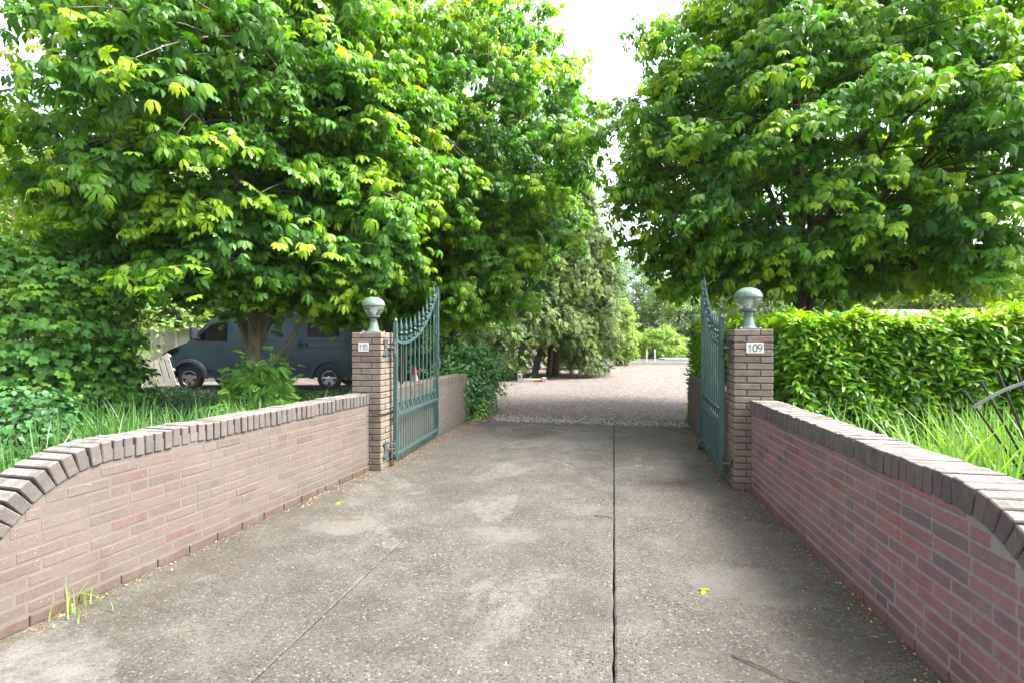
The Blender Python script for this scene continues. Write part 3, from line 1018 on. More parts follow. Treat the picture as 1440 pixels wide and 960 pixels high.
def gate(label, hx, hy, ex, ey, wheel):
    L = math.dist((hx, hy), (ex, ey))
    root = thing('iron_gate', label, 'gate', (hx, hy, 0), math.atan2(ey - hy, ex - hx))
    fr = MB()
    fr.box((.022, 0, .82), (.044, .044, 1.50), ch=.003)
    fr.lathe([(.02, 1.57), (.024, 1.585), (.012, 1.595), (.022, 1.61), (.023, 1.625), (.012, 1.645), (.002, 1.655)], 12, Matrix.Translation((.022, 0, -.03)))
    fr.box((L - .024, 0, 1.10), (.046, .046, 2.08), ch=.003)
    for z in (.125, .56):
        fr.box((L / 2, 0, z), (L - .09, .018, .038), ch=.002)
    fr.build('frame', M['gate'], root, angle=.5)
    # swept top rail: one curved flat bar
    tr = MB()
    N = 28
    vs = []; fs = []
    for i in range(N + 1):
        x = .044 + (L - .09) * i / N
        z = ztop(x)
        for (dy, dz) in ((-.014, -.014), (.014, -.014), (.014, .014), (-.014, .014)):
            vs.append((x, dy, z + dz))
    for i in range(N):
        for k in range(4):
            k2 = (k + 1) % 4
            fs.append((i * 4 + k, i * 4 + k2, i * 4 + 4 + k2, i * 4 + 4 + k))
    fs += [(0, 1, 2, 3), tuple(N * 4 + k for k in range(4))]
    tr.add(vs, fs)
    tr.build('top_rail', M['gate'], root, angle=.5)
    nb = 9
    sp = (L - .07) / (nb + 1)
    for i in range(nb):
        x = .045 + sp * (i + 1) - .01
        b = MB()
        zt = ztop(x)
        b.tube([(x, 0, .56), (x, 0, zt + .10)], .0085, 8)
        b.build('bar', M['gate'], root)
        s = MB()
        T = Matrix.Translation((x, 0, zt))
        s.lathe([(.009, .02), (.018, .026), (.019, .036), (.010, .045), (.009, .085), (.020, .092), (.024, .105), (.018, .118), (.010, .126), (.013, .135),
                 (.021, .158), (.017, .185), (.008, .24), (.001, .285)], 10, T)
        # leaf collar
        for k in range(4):
            a = k * PI / 2
            s.tube([(x + .008 * math.cos(a), .008 * math.sin(a), zt + .04), (x + .034 * math.cos(a), .03 * math.sin(a), zt + .058), (x + .030 * math.cos(a), .026 * math.sin(a), zt + .075)], [.006, .005, .002], 5)
        s.build('spear_head', M['gate'], root, angle=.7)
    nl = 19
    sl = (L - .07) / (nl + 1)
    for i in range(nl):
        x = .045 + sl * (i + 1) - .01
        b = MB()
        b.tube([(x, 0, .075), (x, 0, .56)], .0072, 8)
        b.lathe([(.0072, .08), (.010, .07), (.002, .035)], 8, Matrix.Translation((x, 0, 0)))
        b.build('dog_bar', M['gate'], root)
    for i in range(nb + 1):
        x = .045 + sp * (i + .5) - .01
        s = MB()
        for sg in (-1, 1):
            pts = []
            for k in range(17):
                t = k / 16
                a = -PI / 2 + sg * t * 3.9
                rr = .058 * (1 - .35 * t)
                pts.append((x + rr * math.cos(a) * .95, sg * .004, .645 + rr * math.sin(a) + .02 * t))
            s.tube(pts, .0068, 6)
        s.lathe([(.004, .62), (.012, .645), (.003, .685)], 8, Matrix.Translation((x, 0, .05)))
        s.build('scroll', M['gate'], root, angle=1)
    # oval ring near the lock stile
    s = MB()
    s.tube([(L - .13 + .055 * math.cos(a), 0, 1.60 + .125 * math.sin(a)) for a in np.linspace(0, 2 * PI, 33)], .0075, 6, cap=False)
    s.build('ring', M['gate'], root, angle=1)
    lk = MB()
    lk.box((L - .024, -.03, 1.06), (.05, .02, .14), ch=.003)
    lk.build('lock', M['gate'], root, smooth=False)
    # drop bolt at the foot
    db = MB()
    db.tube([(L - .024, .03, .02), (L - .024, .03, .55)], .008, 8); db.box((L - .024, .03, .06), (.05, .02, .03)); db.box((L - .024, .03, .35), (.05, .02, .03))
    db.build('drop_bolt', M['gate'], root)
    for z in (.20, 1.30):
        h = MB()
        h.tube([(-.005, 0, z - .07), (-.005, 0, z + .07)], .014, 10)
        h.box((-.02, 0, z + .05), (.07, .02, .016)); h.box((-.02, 0, z - .05), (.07, .02, .016))
        h.lathe([(.016, 0), (.016, .012)], 6, Matrix.Translation((-.005, 0, z + .072)))
        h.lathe([(.016, 0), (.016, .012)], 6, Matrix.Translation((-.005, 0, z - .088)))
        h.build('hinge', M['hinge'], root, angle=.5)
    if wheel:
        w = MB()
        Tm = Matrix.Translation((L - .10, .055, .055)) @ Matrix.Rotation(PI / 2, 4, 'X')
        w.lathe([(.02, -.018), (.05, -.018), (.055, -.01), (.055, .01), (.05, .018), (.02, .018)], 20, Tm)
        w.build('wheel', M['rubber'], root, angle=.6)
        f = MB(); f.tube([(L - .10, .055, .055), (L - .10, .02, .10), (L - .10, 0, .14)], .01, 6); f.build('wheel_fork', M['hinge'], root)
    return root


GL = gate('open green wrought iron gate leaf hung on the left brick pillar', -2.352, 5.25, -2.462, 6.95, False)
GR = gate('open green wrought iron gate leaf with small wheel hung on the right brick pillar', 1.028, 5.25, 1.125, 6.96, True)


def hinge_plate(label, x, y, z, sgn):
    root = thing('hinge_plate', label, 'hinge', (x, y, z))
    m = MB()
    pts = [(-.05, -.075), (-.03, -.095), (.0, -.085), (.03, -.095), (.05, -.075), (.03, -.03), (.02, 0), (.03, .03), (.05, .075), (.03, .095), (0, .085), (-.03, .095), (-.05, .075), (-.03, .03), (-.02, 0), (-.03, -.03)]
    m.prism(pts, -.004, .004, Matrix.Rotation(PI / 2, 4, 'Z'))
    for (yy, zz) in ((-.035, .075), (.035, .075), (-.035, -.075), (.035, -.075)):
        m.lathe([(.009, 0), (.008, .008)], 6, Matrix.Translation((sgn * .004, yy, zz)) @ Matrix.Rotation(sgn * PI / 2, 4, 'Y'))
    m.build('plate', M['hinge'], root, smooth=False)
    p = MB(); p.tube([(0, .06, 0), (sgn * .035, .075, 0), (sgn * .055, .09, 0)], .011, 8); p.build('pin_arm', M['hinge'], root)


hinge_plate('upper iron hinge plate bolted near the top of the left pillar', -2.404, 5.13, 1.30, 1)
hinge_plate('lower iron hinge plate bolted to the foot of the left pillar', -2.404, 5.13, .20, 1)
hinge_plate('upper iron hinge plate bolted near the top of the right pillar', 1.082, 5.13, 1.30, -1)
hinge_plate('lower iron hinge plate bolted to the foot of the right pillar', 1.082, 5.13, .20, -1)

m = MB()
m.tube([(-2.47, 5.018, .62), (-2.42, 5.018, .60), (-2.398, 5.05, .60), (-2.398, 5.30, .60), (-2.42, 5.40, .58)], .006, 6)
tag(m.build('cable', M['black_iron']), 'thin dark cable running across the side of the 110 pillar', 'cable')

# ------------------------------------------------------------------ big chestnuts
a = W(357, 9.0)
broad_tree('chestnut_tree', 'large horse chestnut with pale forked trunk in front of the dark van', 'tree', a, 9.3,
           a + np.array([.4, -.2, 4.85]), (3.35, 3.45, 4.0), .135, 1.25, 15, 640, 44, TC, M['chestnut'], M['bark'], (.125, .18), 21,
           zmin=lambda C: np.where(C[:, 0] < -1.3, 1.75, 2.25), lean=(.2, -.1), amp=.07, keep=lambda Q: ~((((Q - a) @ CR) < -2.1) & (Q[:, 2] > 4.6)), young_lit=lambda C: .32 * np.clip((-(C @ CR) - 1.3) / 1.5, 0, 1) * np.clip((C[:, 2] - 1.5) / 1.5, 0, 1) + .12 * np.clip((C[:, 2] - 4) / 3, 0, 1),  # yellower left side: new growth plus backlight painted into leaf tone
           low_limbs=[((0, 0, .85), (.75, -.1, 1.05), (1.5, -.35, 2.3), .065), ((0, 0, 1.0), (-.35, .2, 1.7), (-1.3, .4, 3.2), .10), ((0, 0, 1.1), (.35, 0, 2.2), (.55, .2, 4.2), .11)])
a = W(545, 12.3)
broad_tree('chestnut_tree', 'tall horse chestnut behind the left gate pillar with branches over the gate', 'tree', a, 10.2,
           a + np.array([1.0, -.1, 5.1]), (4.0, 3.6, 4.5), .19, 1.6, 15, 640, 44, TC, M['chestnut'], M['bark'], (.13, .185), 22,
           zmin=2.1, amp=.07, lean=(.5, 0), young_lit=lambda C: .16 * np.clip((C[:, 2] - 4) / 3, 0, 1))
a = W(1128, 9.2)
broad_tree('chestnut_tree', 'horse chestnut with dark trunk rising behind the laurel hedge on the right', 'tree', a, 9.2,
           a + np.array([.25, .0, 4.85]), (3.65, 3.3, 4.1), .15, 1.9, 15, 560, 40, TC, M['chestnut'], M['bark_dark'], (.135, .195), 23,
           zmin=2.45, keep=lambda Q: ~(((Q[:, 2] < 3.0) & (np.abs((Q - a) @ CR) < .55) & (((Q - a) @ CF) < .3)) | ((Q[:, 2] < 4.6) & (np.abs((Q - a) @ CR - .05) < .42) & (((Q - a) @ CF) < -.2) & (np.sin(Q[:, 2] * 9 + Q[:, 1] * 5) < .45))), amp=.10, lean=(-.15, 0), tip=(.7, 1.0, .85), top_young_lit=.2, young_lit=lambda C: .3 * np.clip(((C @ CR) - .8) / 1.8, 0, 1))  # yellower right side and top: sunlight painted into the leaf tone

# ------------------------------------------------------------------ conifers
def conifer(label, base, H, rb, n, seed, lift, trunks, tone0, front_gap=None, size=(.22, .40)):
    root = thing('cypress_tree', label, 'tree', base)
    g = np.random.default_rng(seed)
    t = g.random(n) ** 0.85
    z = lift + (H - lift) * t
    az = g.random(n) * 2 * PI
    prof = np.interp(t, [0, .12, .3, .6, .85, 1], [.72, .98, 1, .72, .34, .04]) * rb
    prof = prof * (1 + .13 * np.sin(3 * az + seed) * np.cos(z * 1.3) + .10 * np.sin(7 * az + z * 2.1))
    rr = prof * (.55 + .45 * g.random(n) ** .5)
    C = np.stack([rr * np.cos(az), rr * np.sin(az), z + .25 * np.sin(az * 5 + z * 3) * (t < .2)], 1)
    O = np.stack([np.cos(az), np.sin(az), .1 + g.normal(0, .25, n)], 1)
    if front_gap is not None:
        k = front_gap(C); C = C[k]; O = O[k]
    n2 = len(C)
    P, D, N, S, tone = sprays_to_leaves(C, O, 11, .55, .22, .16, .25, size, tone0, (.6, .95, .45), nout=.9, nrand=.6, spread=.8, tip_small=.85)
    D[:, 2] += g.normal(.1, .4, len(D))
    leaf_object('crown', TF, P, D, N, S, tone, M['thuja'], root)
    tm = MB()
    for (*pts, r0) in trunks:
        pts = np.array(pts, float)
        tm.tube(bez(pts[0], pts[1], pts[2], 12), np.linspace(r0, r0 * .3, 12), 9)
    for i in range(60):
        zz = lift + (H - lift) * .8 * i / 60
        aa = i * 2.4
        tm.tube([(0, 0, zz), (rb * .6 * math.cos(aa) * (1 - i / 75), rb * .6 * math.sin(aa) * (1 - i / 75), zz + .25)], [.035, .012], 5)
    tm.build('trunk', M['bark_red'], root, angle=3)
    return root


b = W(697, 21.0)
conifer('broad yellow green cypress spreading left of the bare trunks on the gravel', b, 7.6, 3.2, 1900, 31, .15,
        [((0, 0, 0), (0, 0, 3.5), (.2, 0, 7.0), .22)], (.15, .6), lambda C: ~((C[:, 2] < 1.45) & (C @ CR > 1.0) & (-(C @ CF) > -1.5)))
b = W(800, 21.3)
def gap2(C):
    s = C @ CR; d = -(C @ CF)
    bare = (C[:, 2] < 1.55 + .25 * np.sin(C[:, 0] * 9)) & (s < -.2) & (d > -1.2)
    return ~bare
conifer('tall yellow green cypress with bare leaning reddish trunks beside the gravel', b, 9.2, 2.05, 1500, 32, .55,
        [(-CR * 1.45, -CR * 1.0 + np.array([0, 0, 1.6]), -CR * .5 + np.array([0, 0, 4.5]), .15), (-CR * .85 - CF * .1, -CR * .75 + np.array([0, 0, 1.6]), -CR * .3 + np.array([0, 0, 4.0]), .13),
         (-CR * .55 + CF * .4, -CR * .5 + CF * .3 + np.array([0, 0, 1.6]), np.array([0, 0, 8.2]), .2)], (.2, .65), gap2)


# ------------------------------------------------------------------ shrubs
def shrub(name, label, cat, c, r, n_sp, n_leaf, T, mat, size, seed, tone0=(.15, .55), tip=(.6, .9, .3), L=.3, side=.12, up=.05, droop=.08, zmin=.05, inner=.6,
          stem_r=.015, n_stem=14, bark_m=None, amp=.12, nout=.6, nrand=.4, kind=None, group=None):
    c = np.asarray(c, float)
    root = thing(name, label, cat, (c[0], c[1], 0), 0, group)
    d = dirs(n_sp)
    g = np.random.default_rng(seed)
    rr = inner + (1 - inner) * g.random(n_sp) ** .6
    C = np.array([0, 0, c[2]]) + d * np.asarray(r) * (rr * lump(d, seed, amp))[:, None]
    k = C[:, 2] > zmin
    C = C[k]; d = d[k]
    O = d * np.array([1, 1, .6])
    O = norm(O + 1e-4)
    P, D, N, S, tone = sprays_to_leaves(C, O, n_leaf, L, side, up, droop, size, tone0, tip, nout=nout, nrand=nrand)
    P[:, 2] = np.maximum(P[:, 2], .02)
    leaf_object('foliage', T, P, D, N, S, tone, mat, root)
    st = MB()
    for i in range(n_stem):
        j = g.integers(0, len(C))
        e = C[j]
        s0 = np.array([g.normal(0, .15), g.normal(0, .15), 0])
        st.tube(bez(s0, np.array([e[0] * .4, e[1] * .4, e[2] * .7]), e, 7), np.linspace(stem_r, stem_r * .3, 7), 5, cap=False)
    st.build('stems', bark_m or M['bark_dark'], root, angle=3)
    return root


# left: sycamore bush, ivy, sapling
c = W(58, 6.6, 1.35)
shrub('maple_bush', 'large layered maple bush with lobed leaves at the left edge behind the wall', 'bush', c, (1.0, 1.1, 1.45), 260, 20, TM, M['maple'], (.075, .115), 41, (.3, .75), (.6, .95, .45), L=.6, side=.2, up=.05, droop=.12, amp=.10)
c = W(142, 7.2, .6)
shrub('maple_bush', 'low maple bush with dark lobed leaves beside the pale pallet', 'bush', c, (.52, .6, .62), 90, 20, TM, M['maple'], (.07, .11), 42, (.15, .5), (.5, .8, .3), L=.5, side=.18, up=.05, droop=.1)
c = W(5, 5.0, .45)
shrub('ivy_bush', 'low dark ivy at the bottom left behind the rounded wall end', 'bush', c, (.8, .6, .55), 150, 18, TI, M['ivy'], (.05, .08), 43, (.1, .5), (.6, .9, .15), L=.3)
c = W(368, 7.3, .60)
shrub('ash_sapling', 'bright green feathery sapling at the foot of the pale chestnut trunk', 'sapling', c, (.44, .36, .68), 150, 12, TP, M['pinnate'], (.11, .19), 44, (.2, .7), (.6, .95, .3), L=.24, side=.10, up=.09, droop=.02, nout=.2, nrand=.95, amp=.34, inner=.2)
c = W(318, 6.7, .26)
shrub('ash_sapling', 'low spreading feathery seedling left of the chestnut trunk', 'sapling', c, (.40, .3, .28), 70, 11, TP, M['pinnate'], (.11, .18), 45, (.2, .6), (.6, .9, .3), L=.2, side=.08, up=.04, droop=.06)

# ivy ground cover on the left bed
def ground_cover(name, x0x1, zr, n, T, mat, size, hmax, tone0, seed, kind='stuff', keep=None):
    g = np.random.default_rng(seed)
    px = g.uniform(x0x1[0], x0x1[1], n); zz = g.uniform(zr[0], zr[1], n)
    u = (px - 720) / 720 * zz
    P = np.stack([-zz * SA + u * CA, zz * CA + u * SA, g.random(n) ** .6], 1)
    hh = hmax * (.78 + .22 * np.sin(P[:, 0] * 2.1) * np.cos(P[:, 1] * 1.7))
    P[:, 2] *= hh
    if keep is not None: P = P[keep(P)]
    n = len(P)
    D = g.normal(0, 1, (n, 3)); D[:, 2] = -.2
    N = g.normal(0, .45, (n, 3)) + np.array([0, -.25, 1.0])
    o = leaf_object(name, T, P, D, N, g.uniform(size[0], size[1], n), g.uniform(tone0[0], tone0[1], n), mat)
    tag(o, kind=kind)
    return o


def behind_left(P):
    x = -2.55 - .0557 * (5.06 - P[:, 1])
    return (P[:, 0] < np.where(P[:, 1] < 5.06, x - .25, -2.85))
ground_cover('ivy_ground_cover', (-60, 600), (4.0, 12.2), 30000, TI, M['ivy'], (.05, .085), .42, (.05, .6), 51, keep=behind_left)


def blades(name, label, pts, n, hr, wr, tone0, seed, keep=None, lean=.28):
    """long arching iris/sedge blades, real strips"""
    g = np.random.default_rng(seed)
    V = []; F = []; tn = []
    segs = 5
    for i in range(n):
        p = pts[g.integers(0, len(pts))] + np.array([g.normal(0, .07), g.normal(0, .07), 0])
        h = g.uniform(*hr); w = g.uniform(*wr)
        az = g.random() * 2 * PI
        d = np.array([math.cos(az), math.sin(az), 0]); sd = np.array([-d[1], d[0], 0])
        sd = norm((sd + g.normal(0, .5, 3) * np.array([1, 1, 0]))[None])[0]
        cl = abs(g.normal(lean, .22))
        bend = g.random() < .18
        b0 = len(V)
        for k in range(segs + 1):
            t = k / segs
            x = cl * h * t ** 2.1
            z = h * t * (1 - .18 * cl * t)
            if bend and t > .6: z -= h * (t - .6) * 1.2; x += h * (t - .6) * .5
            ww = w * (1 - t ** 2.2) + .0006
            q = p + d * x; q[2] = z
            V.append(q + sd * ww); V.append(q - sd * ww)
        for k in range(segs):
            F.append((b0 + 2 * k, b0 + 2 * k + 1, b0 + 2 * k + 3, b0 + 2 * k + 2))
        tv = g.uniform(*tone0)
        tn += [tv] * (2 * segs + 2)
    me = bpy.data.meshes.new(name)
    me.from_pydata([tuple(v) for v in V], [], F)
    at = me.attributes.new('tone', 'FLOAT', 'POINT'); at.data.foreach_set('value', np.clip(np.array(tn, dtype=np.float32), 0, 1))
    me.materials.append(M['grass'])
    me.polygons.foreach_set('use_smooth', np.ones(len(F), dtype=bool))
    o = link(name, me)
    return o


def clump_pts(spec, g):
    pts = []
    for (p0, p1, z0, z1, n) in spec:
        for _ in range(n):
            z = g.uniform(z0, z1); pts.append(W(g.uniform(p0, p1), z))
    return pts


g = np.random.default_rng(61)
pl = [p for p in clump_pts([(60, 470, 4.3, 6.3, 90), (150, 330, 4.0, 5.0, 60), (-20, 60, 3.2, 3.8, 12)], g) if p[0] < -2.55 - .0557 * (5.06 - p[1]) - .32]
tag(blades('grass', '', pl, 2600, (.45, .85), (.004, .009), (-.25, .35), 62), kind='stuff')
pr = [p for p in clump_pts([(1225, 1470, 3.7, 4.5, 60), (1300, 1440, 3.2, 4.2, 50), (1090, 1240, 4.6, 5.4, 22), (1440, 1600, 3.0, 4.0, 25)], g) if p[0] > 1.62]
tag(blades('iris_leaves', '', pr, 1100, (.50, .95), (.006, .012), (.25, .85), 63), kind='stuff')

# laurel hedge: along the drive and turning right behind the wall
def hedge(name, label, segs, n_per_m2, T, mat, size, h, seed, tone0, top_young_lit, stems=True, cat='hedge', rise=0.0):
    g = np.random.default_rng(seed)
    root = thing(name, label, cat, (segs[0][0][0], segs[0][0][1], 0))
    base = np.array([segs[0][0][0], segs[0][0][1], 0.0])
    Ps = []; Ns = []; tn = []
    sm = MB()
    for (a, b_, w) in segs:
        a = np.array(a, float); b_ = np.array(b_, float)
        d = b_ - a; Lh = np.linalg.norm(d); d = d / Lh
        nrm = np.array([d[1], -d[0]])
        for (kind, area) in (('f', Lh * h), ('b', Lh * h * .5), ('c', Lh * h * .9), ('t', Lh * w), ('e0', w * h), ('e1', w * h)):
            n = int(area * n_per_m2)
            s = g.random(n) * Lh; z = h * g.random(n) ** .95; q = (g.random(n) - .5) * w
            dep = np.abs(g.normal(0, .085, n))
            if kind in 'fb':
                sg = 1 if kind == 'f' else -1
                lump_ = .05 * np.sin(s * 2.3 + 1) * np.sin(z * 3.1) + .04 * np.sin(s * 5.3) * np.cos(z * 4.7 + s) + .03 * np.sin(s * 11 + z * 9)
                off = sg * (w / 2 - dep + lump_)
                xy = a + d * s[:, None] + nrm * off[:, None]
                P = np.column_stack([xy, z]); N = np.column_stack([np.tile(nrm * sg, (n, 1)), np.full(n, .55)])
            elif kind == 'c':
                xy = a + d * s[:, None] + nrm * (q * .8)[:, None]
                P = np.column_stack([xy, z * .93]); N = g.normal(0, 1, (n, 3))
            elif kind == 't':
                xy = a + d * s[:, None] + nrm * q[:, None]
                zt = h - dep + .05 * np.sin(s * 3.1) + .04 * np.sin(s * 7.7 + q * 5) + .10 * (g.random(n) < .08) * g.random(n)
                P = np.column_stack([xy, zt]); N = np.column_stack([np.zeros((n, 2)), np.ones(n)])
            else:
                sg = -1 if kind == 'e0' else 1
                e = a if kind == 'e0' else b_
                xy = e + d * sg * (-dep[:, None] + .04 * np.sin(z * 7)[:, None]) + nrm * q[:, None]
                P = np.column_stack([xy, z]); N = np.column_stack([np.tile(d * sg, (n, 1)), np.full(n, .5)])
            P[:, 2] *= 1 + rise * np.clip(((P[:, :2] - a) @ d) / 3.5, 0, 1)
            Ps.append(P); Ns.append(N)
            ty = np.clip((P[:, 2] - (h - .30)) / .30, 0, 1) ** 1.5 * top_young_lit  # sunlit hedge top put into the leaf tone
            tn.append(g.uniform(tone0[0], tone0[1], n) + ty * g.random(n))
        for i in range(int(Lh * 6)):
            s = g.random() * Lh
            p = a + d * s + nrm * g.normal(0, w * .15)
            e = p + nrm * g.uniform(-w * .2, w * .2) + d * g.normal(0, .15)
            sm.tube([(p[0] - base[0], p[1] - base[1], 0), ((p[0] + e[0]) / 2 - base[0], (p[1] + e[1]) / 2 - base[1], h * .5), (e[0] - base[0], e[1] - base[1], h * .80)], [.022, .016, .006], 5, cap=False)
    P = np.concatenate(Ps) - base; N = np.concatenate(Ns); t = np.concatenate(tn); n = len(P)
    Nn = norm(N)
    D = g.normal(0, .55, (n, 3)) + Nn * .55 + np.array([0, 0, .35])
    N2 = Nn * .5 + np.array([0, 0, .55]) + g.normal(0, .42, (n, 3))
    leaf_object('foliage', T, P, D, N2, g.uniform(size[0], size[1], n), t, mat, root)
    sm.build('stems', M['bark_dark'], root, angle=3)
    return root


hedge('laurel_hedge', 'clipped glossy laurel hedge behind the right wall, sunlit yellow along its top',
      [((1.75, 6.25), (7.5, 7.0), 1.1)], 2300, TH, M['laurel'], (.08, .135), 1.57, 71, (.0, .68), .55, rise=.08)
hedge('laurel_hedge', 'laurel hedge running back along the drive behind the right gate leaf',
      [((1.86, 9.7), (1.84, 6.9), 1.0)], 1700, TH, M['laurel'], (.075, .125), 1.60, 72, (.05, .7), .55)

# dark shrub over the end of the left inner wall
c = W(655, 9.9, .72)
shrub('evergreen_shrub', 'dark glossy evergreen shrub spilling over the end of the left inner wall', 'shrub', c, (.78, .95, .78), 300, 20, TI, M['ivy'], (.055, .085), 46, (.15, .65), (.65, 1.0, .2), L=.3, amp=.12)
c = W(640, 9.4, .5)
shrub('evergreen_shrub', 'dark evergreen shrub seen through the left gate bars above the wall', 'shrub', c, (.42, .7, .5), 130, 18, TI, M['ivy'], (.055, .085), 47, (.15, .6), (.65, 1.0, .2), L=.3)
c = W(560, 19.5, 1.7)
shrub('evergreen_shrub', 'large dark yew like shrub added as dark backing behind the traffic cone and wooden post', 'shrub', c, (2.3, 1.2, 1.9), 260, 16, TK, M['ivy'], (.16, .26), 49, (.0, .4), (.5, .8, .1), L=.5, side=.25, inner=.3)  # added to darken the background seen through the gate bars
c = W(672, 9.15, .17)
shrub('ivy_sprig', 'bright green ivy sprig at the foot of the left inner wall end', 'plant', c, (.17, .2, .24), 26, 12, TI, M['pinnate'], (.05, .075), 48, (.2, .7), (.6, .9, .3), L=.15, side=.06)

# ------------------------------------------------------------------ van
def van():
    o = W(219, 14.75)
    root = thing('camper_van', 'dark slate blue camper van parked behind the left chestnut trunk', 'van', o, YAW)
    # local: x along the van from the nose, y away from the viewer, z up
    Wd = 2.0
    prof = [(.02, .42), (0, .62), (.02, .85), (.10, 1.0), (.34, 1.14), (.88, 1.36), (1.30, 1.78), (1.74, 2.18), (2.0, 2.36), (2.45, 2.49), (3.2, 2.53), (5.6, 2.52), (5.86, 2.47), (5.95, 2.3), (5.99, 1.0), (5.99, .42)]
    def arch(cx, r, z0):
        a0 = math.asin((z0 - .34) / r)
        return [(cx + r * math.cos(a), .34 + r * math.sin(a)) for a in np.linspace(a0, PI - a0, 17)]
    bottom = [(5.99, .36)] + arch(4.985, .45, .36) + [(3.9, .34)] + arch(.95, .45, .36) + [(.03, .36)]
    full = prof + bottom
    def inset(x, z):
        if z < .9: return .02
        return .02 + .13 * ((z - .9) / 1.6) ** 1.6
    n = len(full)
    vs = []
    for (sx) in (0, 1):
        for (x, z) in full:
            k = inset(x, z)
            nose = .16 * max(0, 1 - x / .55) ** 2
            y = (k + nose) if sx == 0 else Wd - k - nose
            vs.append((x, y, z))
    me = bpy.data.meshes.new('body')
    bm = bmesh.new()
    bv = [bm.verts.new(v) for v in vs]
    for i in range(n):
        j = (i + 1) % n
        bm.faces.new((bv[i], bv[j], bv[n + j], bv[n + i]))
    f0 = bm.faces.new(bv[:n]); f1 = bm.faces.new(list(reversed(bv[n:])))
    bmesh.ops.triangulate(bm, faces=[f0, f1], ngon_method='EAR_CLIP')
    bmesh.ops.recalc_face_normals(bm, faces=bm.faces)
    bm.to_mesh(me); bm.free()
    me.materials.append(M['van'])
    me.polygons.foreach_set('use_smooth', np.ones(len(me.polygons), dtype=bool)); me.set_sharp_from_angle(angle=.5)
    link('body', me, root)
    def panel(name, poly, mat, yoff, d=.012, side=0):
        m = MB()
        vs = []
        nn = len(poly)
        for dd in (0, d):
            for (x, z) in poly:
                vs.append((x, inset(x, z) - yoff - dd, z))
        fs = [tuple(range(nn)), tuple(range(2 * nn - 1, nn - 1, -1))] + [(i, (i + 1) % nn, nn + (i + 1) % nn, nn + i) for i in range(nn)]
        m.add(vs, fs)
        return m.build(name, mat, root, smooth=False)
    # cab side window, living windows
    panel('window', [(1.12, 1.42), (1.55, 1.86), (1.72, 1.93), (2.02, 1.95), (2.02, 1.40)], M['glass_dark'], .004)
    panel('window', [(2.55, 1.48), (2.55, 2.0), (3.15, 2.0), (3.15, 1.48)], M['glass_dark'], .006)
    panel('window', [(4.35, 1.52), (4.35, 2.02), (5.25, 2.02), (5.25, 1.52)], M['glass_dark'], .006)
    # windscreen across the nose
    m = MB()
    m.add([(.90, .22, 1.40), (1.72, .28, 2.19), (1.72, Wd - .28, 2.19), (.90, Wd - .22, 1.40)], [(0, 1, 2, 3)])
    ws = m.build('windscreen', M['glass_dark'], root, smooth=False); ws.location = (-.015, 0, .015)
    # mouldings
    panel('side_moulding', [(1.45, .58), (1.45, .66), (4.45, .66), (4.45, .58)], M['plastic_dark'], .0, .02)
    panel('waist_crease', [(1.2, 1.205), (1.2, 1.225), (5.9, 1.225), (5.9, 1.205)], M['plastic_dark'], .0, .006)
    panel('waist_crease', [(2.1, 1.40), (2.1, 1.415), (5.95, 1.415), (5.95, 1.40)], M['plastic_dark'], .0, .006)
    for x in (1.06, 2.1):
        panel('door_gap', [(x, .45), (x, 1.95), (x + .014, 1.95), (x + .014, .45)], M['rubber'], .0, .003)
    panel('door_handle', [(1.86, 1.20), (1.86, 1.25), (2.04, 1.25), (2.04, 1.20)], M['plastic_dark'], .0, .03)
    panel('sill', [(1.45, .36), (1.45, .44), (4.47, .44), (4.47, .36)], M['plastic_dark'], .0, .015)
    panel('service_hatch', [(3.55, .62), (3.55, .98), (3.95, .98), (3.95, .62)], M['plastic_dark'], .0, .006)
    panel('vent', [(4.10, 1.24), (4.10, 1.35), (4.21, 1.35), (4.21, 1.24)], M['rubber'], .0, .01)
    panel('vent', [(4.33 + .055 * math.cos(q), 1.295 + .055 * math.sin(q)) for q in np.linspace(0, 2 * PI, 13)[:-1]], M['rubber'], .0, .01)
    panel('side_marker', [(3.62, .46), (3.62, .51), (3.74, .51), (3.74, .46)], M['red'], .0, .02)
    panel('bumper', [(.0, .36), (-.02, .6), (.0, .72), (.40, .72), (.50, .5), (.50, .36)], M['plastic_dark'], -.05, .08)
    panel('headlight', [(.12, .93), (.22, 1.05), (.62, 1.20), (.60, 1.10), (.35, .98)], M['glass_dark'], -.04, .05)
    panel('rear_bumper', [(5.5, .36), (5.5, .55), (6.02, .55), (6.02, .36)], M['plastic_dark'], .0, .03)
    panel('tail_light', [(5.90, .85), (5.90, 1.45), (5.985, 1.45), (5.985, .85)], M['red'], .0, .012)
